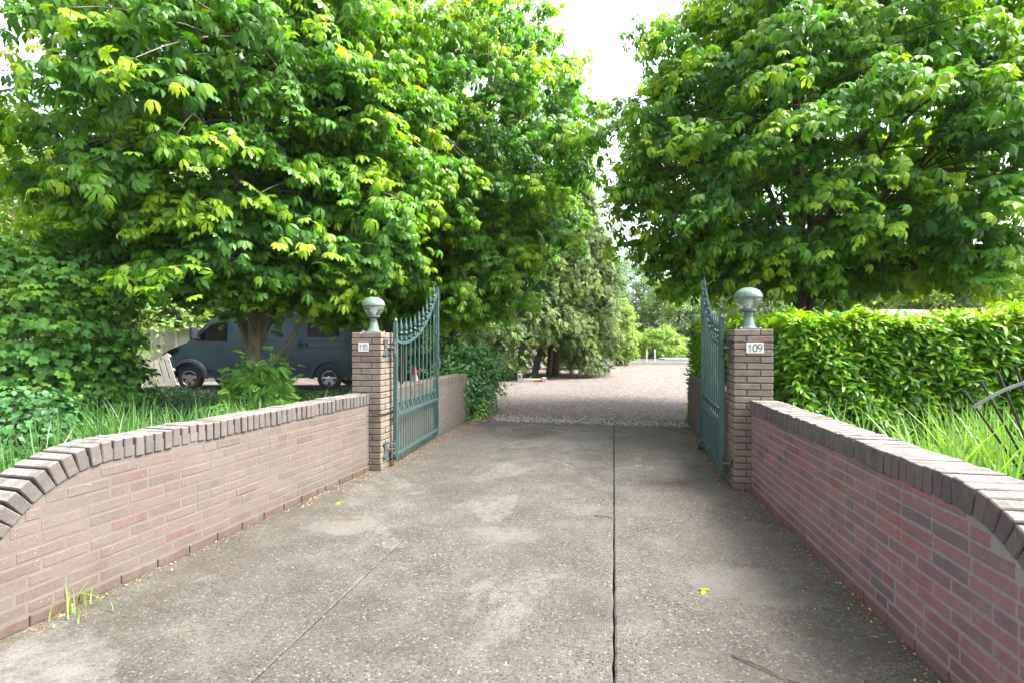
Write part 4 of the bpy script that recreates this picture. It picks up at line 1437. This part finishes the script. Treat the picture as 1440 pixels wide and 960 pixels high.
    # flares and wheels
    for cx in (.95, 4.985):
        m = MB()
        A = np.linspace(-.02, PI + .02, 25)
        vs = []; fs = []
        for q in A:
            for (r, y) in ((.44, .05), (.44, -.035), (.47, -.05), (.54, -.035), (.56, .03)):
                vs.append((cx + r * math.cos(q), y, .34 + r * math.sin(q)))
        for i in range(24):
            for k in range(4):
                fs.append((i * 5 + k, i * 5 + k + 1, i * 5 + k + 6, i * 5 + k + 5))
        m.add(vs, fs); m.build('wheel_arch', M['plastic_dark'], root)
        for y in (.0, Wd - .24):
            w = MB()
            Tm = Matrix.Translation((cx, y + .12, .34)) @ Matrix.Rotation(PI / 2, 4, 'X')
            w.lathe([(.20, -.10), (.30, -.115), (.335, -.09), (.34, -.05), (.34, .05), (.335, .09), (.30, .115), (.215, .10), (.205, .06)], 32, Tm)
            wo = w.build('wheel', M['rubber'], root, angle=.5)
            rm = MB()
            rm.lathe([(.205, .05), (.215, .108), (.208, .112), (.196, .085), (.19, .05)], 32, Tm)
            for k in range(5):
                aa = k * 2 * PI / 5 + .3
                Mk = Tm @ Matrix.Rotation(aa, 4, 'Z')
                rm.add([(.02, -.045, .10), (.20, -.062, .095), (.20, .062, .095), (.02, .045, .10), (.02, -.045, .06), (.20, -.062, .06), (.20, .062, .06), (.02, .045, .06)],
                       [(0, 1, 2, 3), (4, 7, 6, 5), (0, 4, 5, 1), (1, 5, 6, 2), (2, 6, 7, 3), (3, 7, 4, 0)], M=Mk)
            rm.lathe([(.055, .06), (.055, .106), (.03, .112), (.001, .113)], 16, Tm)
            rm.build('rim', M['alloy'], wo, angle=.5)
    m = MB(); m.box((3.0, Wd / 2, .62), (5.2, Wd - .55, .55)); m.build('underbody', M['rubber'], root, smooth=False)
    # mirror
    mi = MB(); mi.box((1.18, -.16, 1.62), (.12, .22, .36), ch=.03); mi.tube([(1.25, .08, 1.45), (1.2, -.08, 1.5)], .03, 8); mi.build('mirror', M['plastic_dark'], root)
    rr = MB()
    rr.tube([(2.5, .22, 2.53), (2.7, .22, 2.60), (5.4, .22, 2.60), (5.6, .22, 2.53)], .018, 6)
    rr.build('roof_rail', M['alloy'], root)
    sp = MB(); sp.box((2.62, Wd / 2, 2.545), (.55, 1.3, .09), ch=.03); sp.build('roof_vent', M['white'], root, smooth=False)


van()

# ------------------------------------------------------------------ shed, pallet, cone, post
o = W(212, 18.2)
root = thing('garden_shed', 'pale cream green garden shed with louvred shutter behind the van nose', 'shed', o, YAW)
m = MB(); m.box((1.2, .9, .9), (2.4, 1.8, 1.8)); m.build('wall', M['shed'], root, smooth=False)
m = MB()
for k in range(7): m.box((.66, -.02, .48 + k * .17), (.44, .03, .155), Matrix.Rotation(.12, 4, 'X'))
m.build('shutter', M['shed'], root, smooth=False)
m = MB()
for x in (.05, .40, .92, 1.75, 2.35): m.box((x, -.022, .95), (.085, .035, 1.6), ch=.004)
m.box((1.2, -.02, .37), (2.4, .05, .07), ch=.004); m.box((1.2, -.02, 1.74), (2.4, .045, .09), ch=.004)
m.build('trim', M['shed_trim'], root, smooth=False)
m = MB(); m.prism([(-.12, 1.80), (2.55, 1.80), (2.55, 1.86), (-.12, 1.86)], -.12, 1.95); m.build('roof', M['wood_brown'], root, smooth=False)

o = W(231, 14.0)
root = thing('pallet', 'whitewashed slatted pallet leaning over beside the dark van', 'pallet', o, YAW)
Ml = Matrix.Rotation(math.radians(-30), 4, 'Y') @ Matrix.Rotation(math.radians(-20), 4, 'X')
for k in range(5):
    m = MB(); m.box((-.34 + k * .17, 0, .54), (.135, .022, 1.06), Ml, ch=.003); m.build('slat', M['wood_pale'], root, smooth=False)
for z in (.06, .54, 1.0):
    m = MB(); m.box((0, 0, 0), (.82, .08, .09), Ml, ch=.003)
    q = Ml @ Vector((0, .055, z)); ob = m.build('bearer', M['wood_grey'], root, smooth=False); ob.location = (q.x, q.y, q.z)
for ob in root.children:
    if ob.name.startswith('slat'):
        pass

# (slats are built about their own middle: move each along the tilted face)
for k, ob in enumerate([c_ for c_ in root.children if c_.name.startswith('slat')]):
    me = ob.data
    off = Vector((-.34 + k * .17, 0, .54))
    q = Ml @ off
    for v in me.vertices: v.co = v.co - off + q

o = W(583, 14.2)
root = thing('traffic_cone', 'red and white striped traffic cone standing behind the left gate bars', 'traffic cone', o, .2)
m = MB(); m.box((0, 0, .02), (.38, .38, .04), ch=.01); m.build('base', M['orange_red'], root, smooth=False)
def cone_ring(z0, z1):
    r = lambda z: .15 - (.15 - .03) * (z / .74)
    return [(r(z0), z0), (r(z1), z1)]
m = MB(); m.lathe(cone_ring(.04, .24), 24); m.lathe(cone_ring(.46, .72) + [(.02, .735)], 24); m.build('body', M['orange_red'], root)
m = MB(); m.lathe([(cone_ring(.24, .46)[0][0] + .002, .24), (cone_ring(.24, .46)[1][0] + .002, .46)], 24); m.build('reflective_band', M['white'], root)

o = W(565, 13.0)
root = thing('wooden_post', 'slim brown wooden post with red reflector behind the left gate', 'post', o, YAW)
m = MB(); m.box((0, 0, .8), (.095, .095, 1.6), ch=.006); m.build('post', M['wood_brown'], root, smooth=False)
m = MB(); m.lathe([(.055, 0), (.055, .012), (.04, .018)], 16, Matrix.Translation((.09, -.03, .93)) @ Matrix.Rotation(PI / 2, 4, 'X')); m.box((.09, -.02, .93), (.02, .01, .2)); m.build('reflector', M['red'], root)

# things at the cypress foot
o = W(731, 18.0)
root = thing('concrete_block', 'upright pale block standing on the gravel beside the cypress trunks', 'block', o, YAW)
m = MB(); m.box((0, 0, .14), (.15, .12, .28), ch=.008); m.build('block', M['kerb'], root, smooth=False)
m = MB(); m.box((0, -.062, .19), (.06, .004, .09)); m.build('slot', M['plastic_dark'], root, smooth=False)
o = W(765, 18.0)
m = MB(); m.box((0, 0, .075), (.15, .14, .15), ch=.008); ob = m.build('concrete_block', M['kerb'], smooth=False); ob.location = o; ob.rotation_euler.z = YAW
tag(ob, 'low white block at the right end of the plank by the cypress trunks', 'block')
o = W(742, 18.05)
m = MB(); m.box((0, 0, .05), (.36, .12, .10), ch=.006); ob = m.build('timber_edging', M['wood_grey'], smooth=False); ob.location = o; ob.rotation_euler.z = YAW
tag(ob, 'grey timber edging lying on the gravel between the pale blocks', 'timber')
o = W(755, 18.1)
m = MB(); m.tube([(-.2, 0, .05), (.17, 0, .05)], .05, 14); ob = m.build('clay_pipe', M['terracotta']); ob.location = o; ob.rotation_euler.z = YAW + .05
tag(ob, 'short terracotta pipe lying between the timber and the low white block', 'pipe')
o = W(753.5, 20.3)
m = MB(); m.box((0, 0, .42), (.22, .03, .86), Matrix.Rotation(.16, 4, 'Y') @ Matrix.Rotation(-.12, 4, 'X'), ch=.004); ob = m.build('grey_board', M['slate'], smooth=False); ob.location = o; ob.rotation_euler.z = YAW
tag(ob, 'blue grey board leaning on the bare cypress trunk', 'board')

# ------------------------------------------------------------------ far yard edge
p0 = W(820, 34.0); p1 = W(1030, 34.0)
dv = p1 - p0
root = thing('kerb_edge', 'long pale low kerb across the far end of the gravel', 'kerb', (p0 + p1) / 2, YAW)
m = MB(); Lk = np.linalg.norm(dv) + 8
for k in range(int(Lk)):
    m.box((-Lk / 2 + k + .5, 0, .03), (.985, .14, .22), ch=.012)
m.build('kerb_stones', M['kerb'], root, smooth=False)
o = W(925, 36.5)
root = thing('low_terrace', 'low grey paved terrace with a step beyond the far kerb', 'terrace', o, YAW)
m = MB(); m.box((0, 0, .11), (12, 3.6, .16), ch=.02); m.build('deck', M['slate'], root, smooth=False)
m = MB(); m.box((3.0, -.9, .25), (6, 1.4, .12), ch=.02); m.build('step', M['kerb'], root, smooth=False)
first = None
for i, px in enumerate((909.5, 921)):
    o = W(px, 34.6)
    lab = ('left one of two slim white posts standing on the far kerb', 'right one of two slim white posts standing on the far kerb')[i]
    m = MB(); m.box((0, 0, .45), (.10, .10, .90), ch=.008); m.box((0, 0, .91), (.13, .13, .03), ch=.005)
    ob = m.build('white_post', M['white'], smooth=False); ob.location = o; tag(ob, lab, 'post', 'white posts at the far kerb')
p0 = W(845, 41); p1 = W(1035, 41)
hedge('clipped_hedge', 'clipped green hedge across the far end of the garden', [((p0[0], p0[1]), (p1[0], p1[1]), 1.0)], 130, TK, M['far_leaf'], (.25, .4), 1.55, 73, (.2, .7), .5)
c = W(927, 38.5, 1.15)
shrub('japanese_maple', 'rounded lime green bush in front of the far hedge', 'bush', c, (1.85, 1.5, 1.3), 220, 12, TK, M['lime_leaf'], (.22, .36), 81, (.2, .7), (.7, 1, .4), L=.5, side=.25, up=.06, droop=.12, inner=.5)
c = W(874, 31, 1.9)
shrub('lime_bush', 'bright lime green shrub showing behind the right edge of the cypress', 'bush', c, (.9, .9, 1.9), 160, 12, TK, M['lime_leaf'], (.2, .34), 82, (.2, .8), (.7, 1, .4), L=.4, side=.2)
c = W(800, 27, 1.3)
shrub('laurel_bush', 'mid green bush glimpsed under the cypress branches', 'bush', c, (1.6, 1.2, 1.3), 120, 12, TK, M['far_leaf'], (.2, .34), 83, (.2, .7), (.7, 1, .3), L=.4, side=.2)

far_spec = [
    (905, 62, 13, 4.2, 'far_cool', 'bluish tree with bare lower trunks far beyond the drive', 91),
    (955, 55, 9.5, 4.2, 'far_leaf', 'pale olive tree above the rounded lime bush', 92),
    (845, 58, 12, 4.5, 'far_cool', 'hazy tree behind the tall cypress', 93),
    (1010, 60, 11, 4.5, 'far_leaf', 'hazy tree behind the right gate leaf', 94),
    (1080, 52, 9, 4.0, 'far_leaf', 'distant tree behind the globe lamp of pillar 109', 95),
    (1215, 48, 9, 4.0, 'far_cool', 'distant bushy tree behind the right chestnut trunk', 96),
    (1395, 40, 8.0, 4.4, 'far_cool', 'grey green distant tree above the sunlit hedge end at right', 97),
    (1320, 37, 7.5, 3.8, 'far_leaf', 'olive green distant tree between the pink roof and the grey roof', 107),
    (1500, 34, 8, 3.6, 'far_leaf', 'distant tree at the right edge beyond the hedge', 98),
    (55, 17, 9.5, 3.2, 'lime_leaf', 'pale fresh green tree at the upper left edge behind the chestnut', 99),
    (-30, 12, 7.6, 2.8, 'lime_leaf', 'light green tree cut by the left picture edge', 100),
    (-10, 20, 10.5, 4.6, 'lime_leaf', 'broad light green tree filling the gap at the far left', 105),
    (230, 21, 10.0, 4.6, 'far_leaf', 'dense light green tree behind the pale pallet and shed', 106),
    (150, 26, 8.5, 3.8, 'far_cool', 'tree behind the cream garden shed', 101),
    (330, 30, 9, 4.2, 'far_leaf', 'tree behind the van nose', 102),
    (480, 30, 9, 4.2, 'far_cool', 'tree behind the van roof', 103),
    (620, 34, 10, 4.2, 'far_leaf', 'tree behind the broad cypress', 104),
]
for (px, z, H, r, mt, lab, sd) in far_spec:
    b = W(px, z)
    near = z < 20
    broad_tree('background_tree', lab, 'tree', b, H, b + np.array([0, 0, H * .56]), (r, r, H * .44), .18 if not near else .15, H * .2, 8, 170 if not near else 260, 16 if not near else 22,
               TK if not near else TL, M[mt], M['bark_dark'], (.42, .7) if not near else (.09, .14), sd, (.15, .6), (.6, .95, .4), L=1.3 if not near else .8, side=.6 if not near else .3,
               up=.2 if not near else .1, droop=.25, inner=.35, amp=.14, zmin=.8, twigs=near, top_young_lit=.1)

# bare trunks at left
for (px, z, rad, H, lab) in ((77, 9.5, .18, 6.5, 'thick dark bare trunk behind the maple bush at left'), (165, 11.5, .13, 6.0, 'slimmer brown trunk left of the pale pallet')):
    b = W(px, z)
    broad_tree('background_tree', lab, 'tree', b, H, b + np.array([0, .6, H * .70]), (2.0, 1.6, H * .34), rad, H * .3, 7, 120, 16, TL, M['maple'], M['bark_dark'], (.09, .14), 110 + px, (.2, .7), (.6, .95, .3), L=.7, side=.25)
c = W(135, 12.5, 1.5)
shrub('olive_bush', 'loose olive green bush between the trunks behind the pallet', 'bush', c, (1.9, 1.0, 1.6), 200, 18, TL, M['far_leaf'], (.07, .11), 84, (.3, .8), (.7, 1, .4), L=.5, side=.2, inner=.3)

# houses beyond the hedge
def house(label, px, z, w, d, hw, hr, wm, rm, rz):
    o = W(px, z)
    root = thing('house', label, 'house', o, rz)
    m = MB(); m.box((0, 0, hw / 2), (w, d, hw)); m.build('wall', wm, root, smooth=False)
    m = MB()
    e = .4
    T = Matrix.Rotation(PI / 2, 4, 'Z')
    m.prism([(-d / 2 - e, hw - .15), (d / 2 + e, hw - .15), (0, hr)], -w / 2 - e, w / 2 + e, T)
    rows = 9
    for k in range(rows):
        t = (k + .5) / rows
        for sg in (-1, 1):
            y = sg * (d / 2 + e) * (1 - t); zz = hw - .15 + (hr - hw + .15) * t
            sl = math.atan2(hr - hw + .15, d / 2 + e)
            m.box((0, y, zz + .03), (w + 2 * e, (d / 2 + e) / rows / math.cos(sl) * 1.05, .04), Matrix.Rotation(-sg * sl + sg * .04, 4, 'X'))
    m.build('roof', rm, root, smooth=False)
    for x in (-w * .25, w * .25):
        f = MB(); f.box((x, -d / 2 - .01, hw * .55), (1.1, .06, 1.1)); fo = f.build('window', M['white'], root, smooth=False)
        g_ = MB(); g_.box((x, -d / 2 - .045, hw * .55), (.95, .01, .95)); g_.build('pane', M['glass_dark'], fo, smooth=False)


house('house with pink tiled roof glimpsed under the right chestnut above the hedge', 1275, 27, 3.2, 6, 1.6, 3.05, M['render'], M['tile'], .35)
house('low outbuilding with pale grey roof showing over the right hedge end', 1445, 24, 6, 4, 1.6, 2.45, M['render'], M['slate'], .25)

# ------------------------------------------------------------------ fan of iron rods at the ditch (right edge)
o = W(1496, 3.45)
root = thing('fan_railing', 'fan shaped iron railing of dark rods with a grey arc at the right edge', 'railing', o, YAW)
hz = 1.35 - 266 * 3.45 / 720
for k in range(12):
    q = math.radians(180 - 54.8 - k * 6.4)
    m = MB(); m.tube([(.10 * math.cos(q), 0, hz + .10 * math.sin(q)), (1.17 * math.cos(q), 0, hz + 1.17 * math.sin(q))], .0075, 8)
    m.build('rod', M['black_iron'], root)
m = MB()
vs = []; fs = []
for i in range(41):
    q = math.radians(180 - 53.3 - i / 40 * 73.4)
    for (rr, y) in ((1.038, -.016), (1.058, -.016), (1.058, -.006), (1.038, -.006)):
        vs.append((rr * math.cos(q), y - .006, hz + rr * math.sin(q)))
for i in range(40):
    for k in range(4):
        fs.append((i * 4 + k, i * 4 + (k + 1) % 4, i * 4 + 4 + (k + 1) % 4, i * 4 + 4 + k))
m.add(vs, fs); m.build('arc_band', M['grey_iron'], root)
m = MB(); m.tube([(0, 0, -.03), (0, 0, hz + .12)], .06, 12); m.build('hub', M['black_iron'], root)

# ------------------------------------------------------------------ litter and small things on the drive
g = np.random.default_rng(77)
n = 1700
side = g.random(n) < .62
X = np.where(side, -2.44 + np.abs(g.normal(0, .16, n)), 1.16 - np.abs(g.normal(0, .14, n)))
Y = g.uniform(4.2, 8.8, n)
n4 = 1500
sd_ = g.random(n4) < .5
yy = g.uniform(1.9, 8.8, n4)
X = np.concatenate([X, np.where(sd_, np.where(yy < 5, -2.555 - .0557 * (5.06 - yy), -2.48) + .02 + np.abs(g.normal(0, .05, n4)), np.where(yy < 5, 1.238 + .0248 * (5.03 - yy), 1.2) - .02 - np.abs(g.normal(0, .06, n4)))])
Y = np.concatenate([Y, yy])
n3 = 420
X = np.concatenate([X, g.uniform(-2.5, 1.1, n3)]); Y = np.concatenate([Y, g.uniform(2.0, 8.6, n3)])
P = np.column_stack([X, Y, np.full(len(X), .006)])
D = g.normal(0, 1, (len(X), 3)); N = np.array([0, 0, 1]) + g.normal(0, .25, (len(X), 3))
tag(leaf_object('leaf_litter', TL, P, D, N, g.uniform(.008, .026, len(X)), g.uniform(0, 1, len(X)), M['litter']), kind='stuff')
n = 2600
X = g.uniform(-2.4, 1.2, n); Y = 8.70 + np.abs(g.normal(0, .35, n)) - .12 * (g.random(n) < .3)
peb = []
pb = chamfer_box(.5, .5, .35, .22)
P = np.column_stack([X, Y, np.full(n, .004)])
D = g.normal(0, 1, (n, 3)); N = np.array([0, 0, 1]) + g.normal(0, .2, (n, 3))
mg = NT('loose_stone'); M['stone'] = mg.done(mg.pbr(mg.ramp(mg.tone(), [(0, (.085, .07, .062)), (.5, (.17, .145, .13)), (1, (.31, .28, .26))]), .9, 0, None, .2))
tag(leaf_object('loose_gravel', [(np.array(pb[0]), pb[1])], P, D, N, g.uniform(.012, .028, n), g.random(n), M['stone']), kind='stuff')

for (x, y, s, lab) in ((.27 + .2, 2.93, .05, 'yellow green fallen leaf on the right slab of the drive'), (-2.28, 3.95, .045, 'yellow green fallen leaf on the concrete near the left wall foot')):
    P = np.array([[x, y, .012]] * 2) + np.array([[0, 0, 0], [.02, .01, .004]])
    ob = leaf_object('fallen_leaf', TC[:2], P - np.array([x, y, 0]), np.array([[1, .3, 0], [-.6, 1, 0]]), np.array([[.1, 0, 1], [0, .15, 1]]), np.array([s, s * .7]), np.array([.9, .85]), M['chestnut'])
    ob.location = (x, y, 0)
    tag(ob, lab, 'leaf')
wd = blades('grass_tuft', '', [np.array([-2.655, 2.06, 0]), np.array([-2.665, 2.12, 0])], 26, (.06, .15), (.002, .004), (.6, 1.0), 64)
tag(wd, 'small yellow green grass tuft growing at the foot of the left wall', 'grass tuft')
for (pts, lab) in (([(.50, 2.35, .008), (.60, 2.28, .012), (.68, 2.22, .008), (.76, 2.20, .006)], 'thin dry twig lying on the right slab of the drive'),
                   ([(-.15, 4.05, .006), (-.06, 4.0, .02), (.02, 3.99, .008)], 'dark curled twig lying on the middle slab by the joint')):
    m = MB(); m.tube(pts, [.004, .0035, .003, .002][:len(pts)], 5); m.tube([pts[1], (pts[1][0] + .05, pts[1][1] + .04, .014)], .002, 4)
    tag(m.build('twig', M['bark_dark']), lab, 'twig')

# ------------------------------------------------------------------ light
w = bpy.data.worlds.new('World'); scene.world = w; w.use_nodes = True
nt = w.node_tree; nt.nodes.clear()
SUN_EL, SUN_AZ = math.radians(55), math.radians(84)   # azimuth clockwise from +Y (ahead) to +X (right)
sky = nt.nodes.new('ShaderNodeTexSky'); sky.sky_type = 'NISHITA'; sky.sun_disc = False
sky.sun_elevation = SUN_EL; sky.sun_rotation = SUN_AZ; sky.air_density = 1.0; sky.dust_density = 6.0; sky.ozone_density = 1.0
hs = nt.nodes.new('ShaderNodeHueSaturation'); hs.inputs['Saturation'].default_value = .30; hs.inputs['Value'].default_value = 1.0
bg = nt.nodes.new('ShaderNodeBackground'); bg.inputs['Strength'].default_value = .15
ow = nt.nodes.new('ShaderNodeOutputWorld')
nt.links.new(sky.outputs[0], hs.inputs['Color']); nt.links.new(hs.outputs[0], bg.inputs['Color']); nt.links.new(bg.outputs[0], ow.inputs['Surface'])
sl = bpy.data.lights.new('sun', 'SUN'); sl.energy = 1.8; sl.angle = math.radians(22); sl.color = (1.0, .95, .86)
so = bpy.data.objects.new('sun', sl); COL.objects.link(so)
dirv = Vector((math.sin(SUN_AZ) * math.cos(SUN_EL), math.cos(SUN_AZ) * math.cos(SUN_EL), math.sin(SUN_EL)))
so.rotation_euler = (-dirv).to_track_quat('-Z', 'Y').to_euler()
so.location = dirv * 60

hz_m = bpy.data.materials.new('summer_haze'); hz_m.use_nodes = True
ht = hz_m.node_tree; ht.nodes.clear()
ho = ht.nodes.new('ShaderNodeOutputMaterial'); hv = ht.nodes.new('ShaderNodeVolumePrincipled')
hv.inputs['Color'].default_value = (.90, .95, 1.0, 1); hv.inputs['Density'].default_value = .0002
ht.links.new(hv.outputs[0], ho.inputs['Volume'])
m = MB(); m.box((0, 85, 7.5), (350, 300, 17.1))
tag(m.build('haze', hz_m, smooth=False), kind='stuff')

# ------------------------------------------------------------------ camera and render settings
cd = bpy.data.cameras.new('camera'); cam = bpy.data.objects.new('camera', cd); COL.objects.link(cam)
cd.lens = 18.0; cd.sensor_width = 36.0; cd.clip_end = 3000; cd.clip_start = .05
cam.location = (0, 0, 1.35); cam.rotation_euler = (PI / 2, 0, YAW); cd.shift_y = 2 / 1440
scene.camera = cam
scene.view_settings.view_transform = 'Standard'; scene.view_settings.look = 'None'
scene.view_settings.exposure = 2.75; scene.view_settings.gamma = 1.0
try:
    scene.view_settings.use_curve_mapping = False
except Exception: pass
scene.render.engine = 'CYCLES'
scene.cycles.max_bounces = 8; scene.cycles.diffuse_bounces = 4; scene.cycles.transmission_bounces = 6; scene.cycles.glossy_bounces = 3
scene.cycles.use_denoising = True
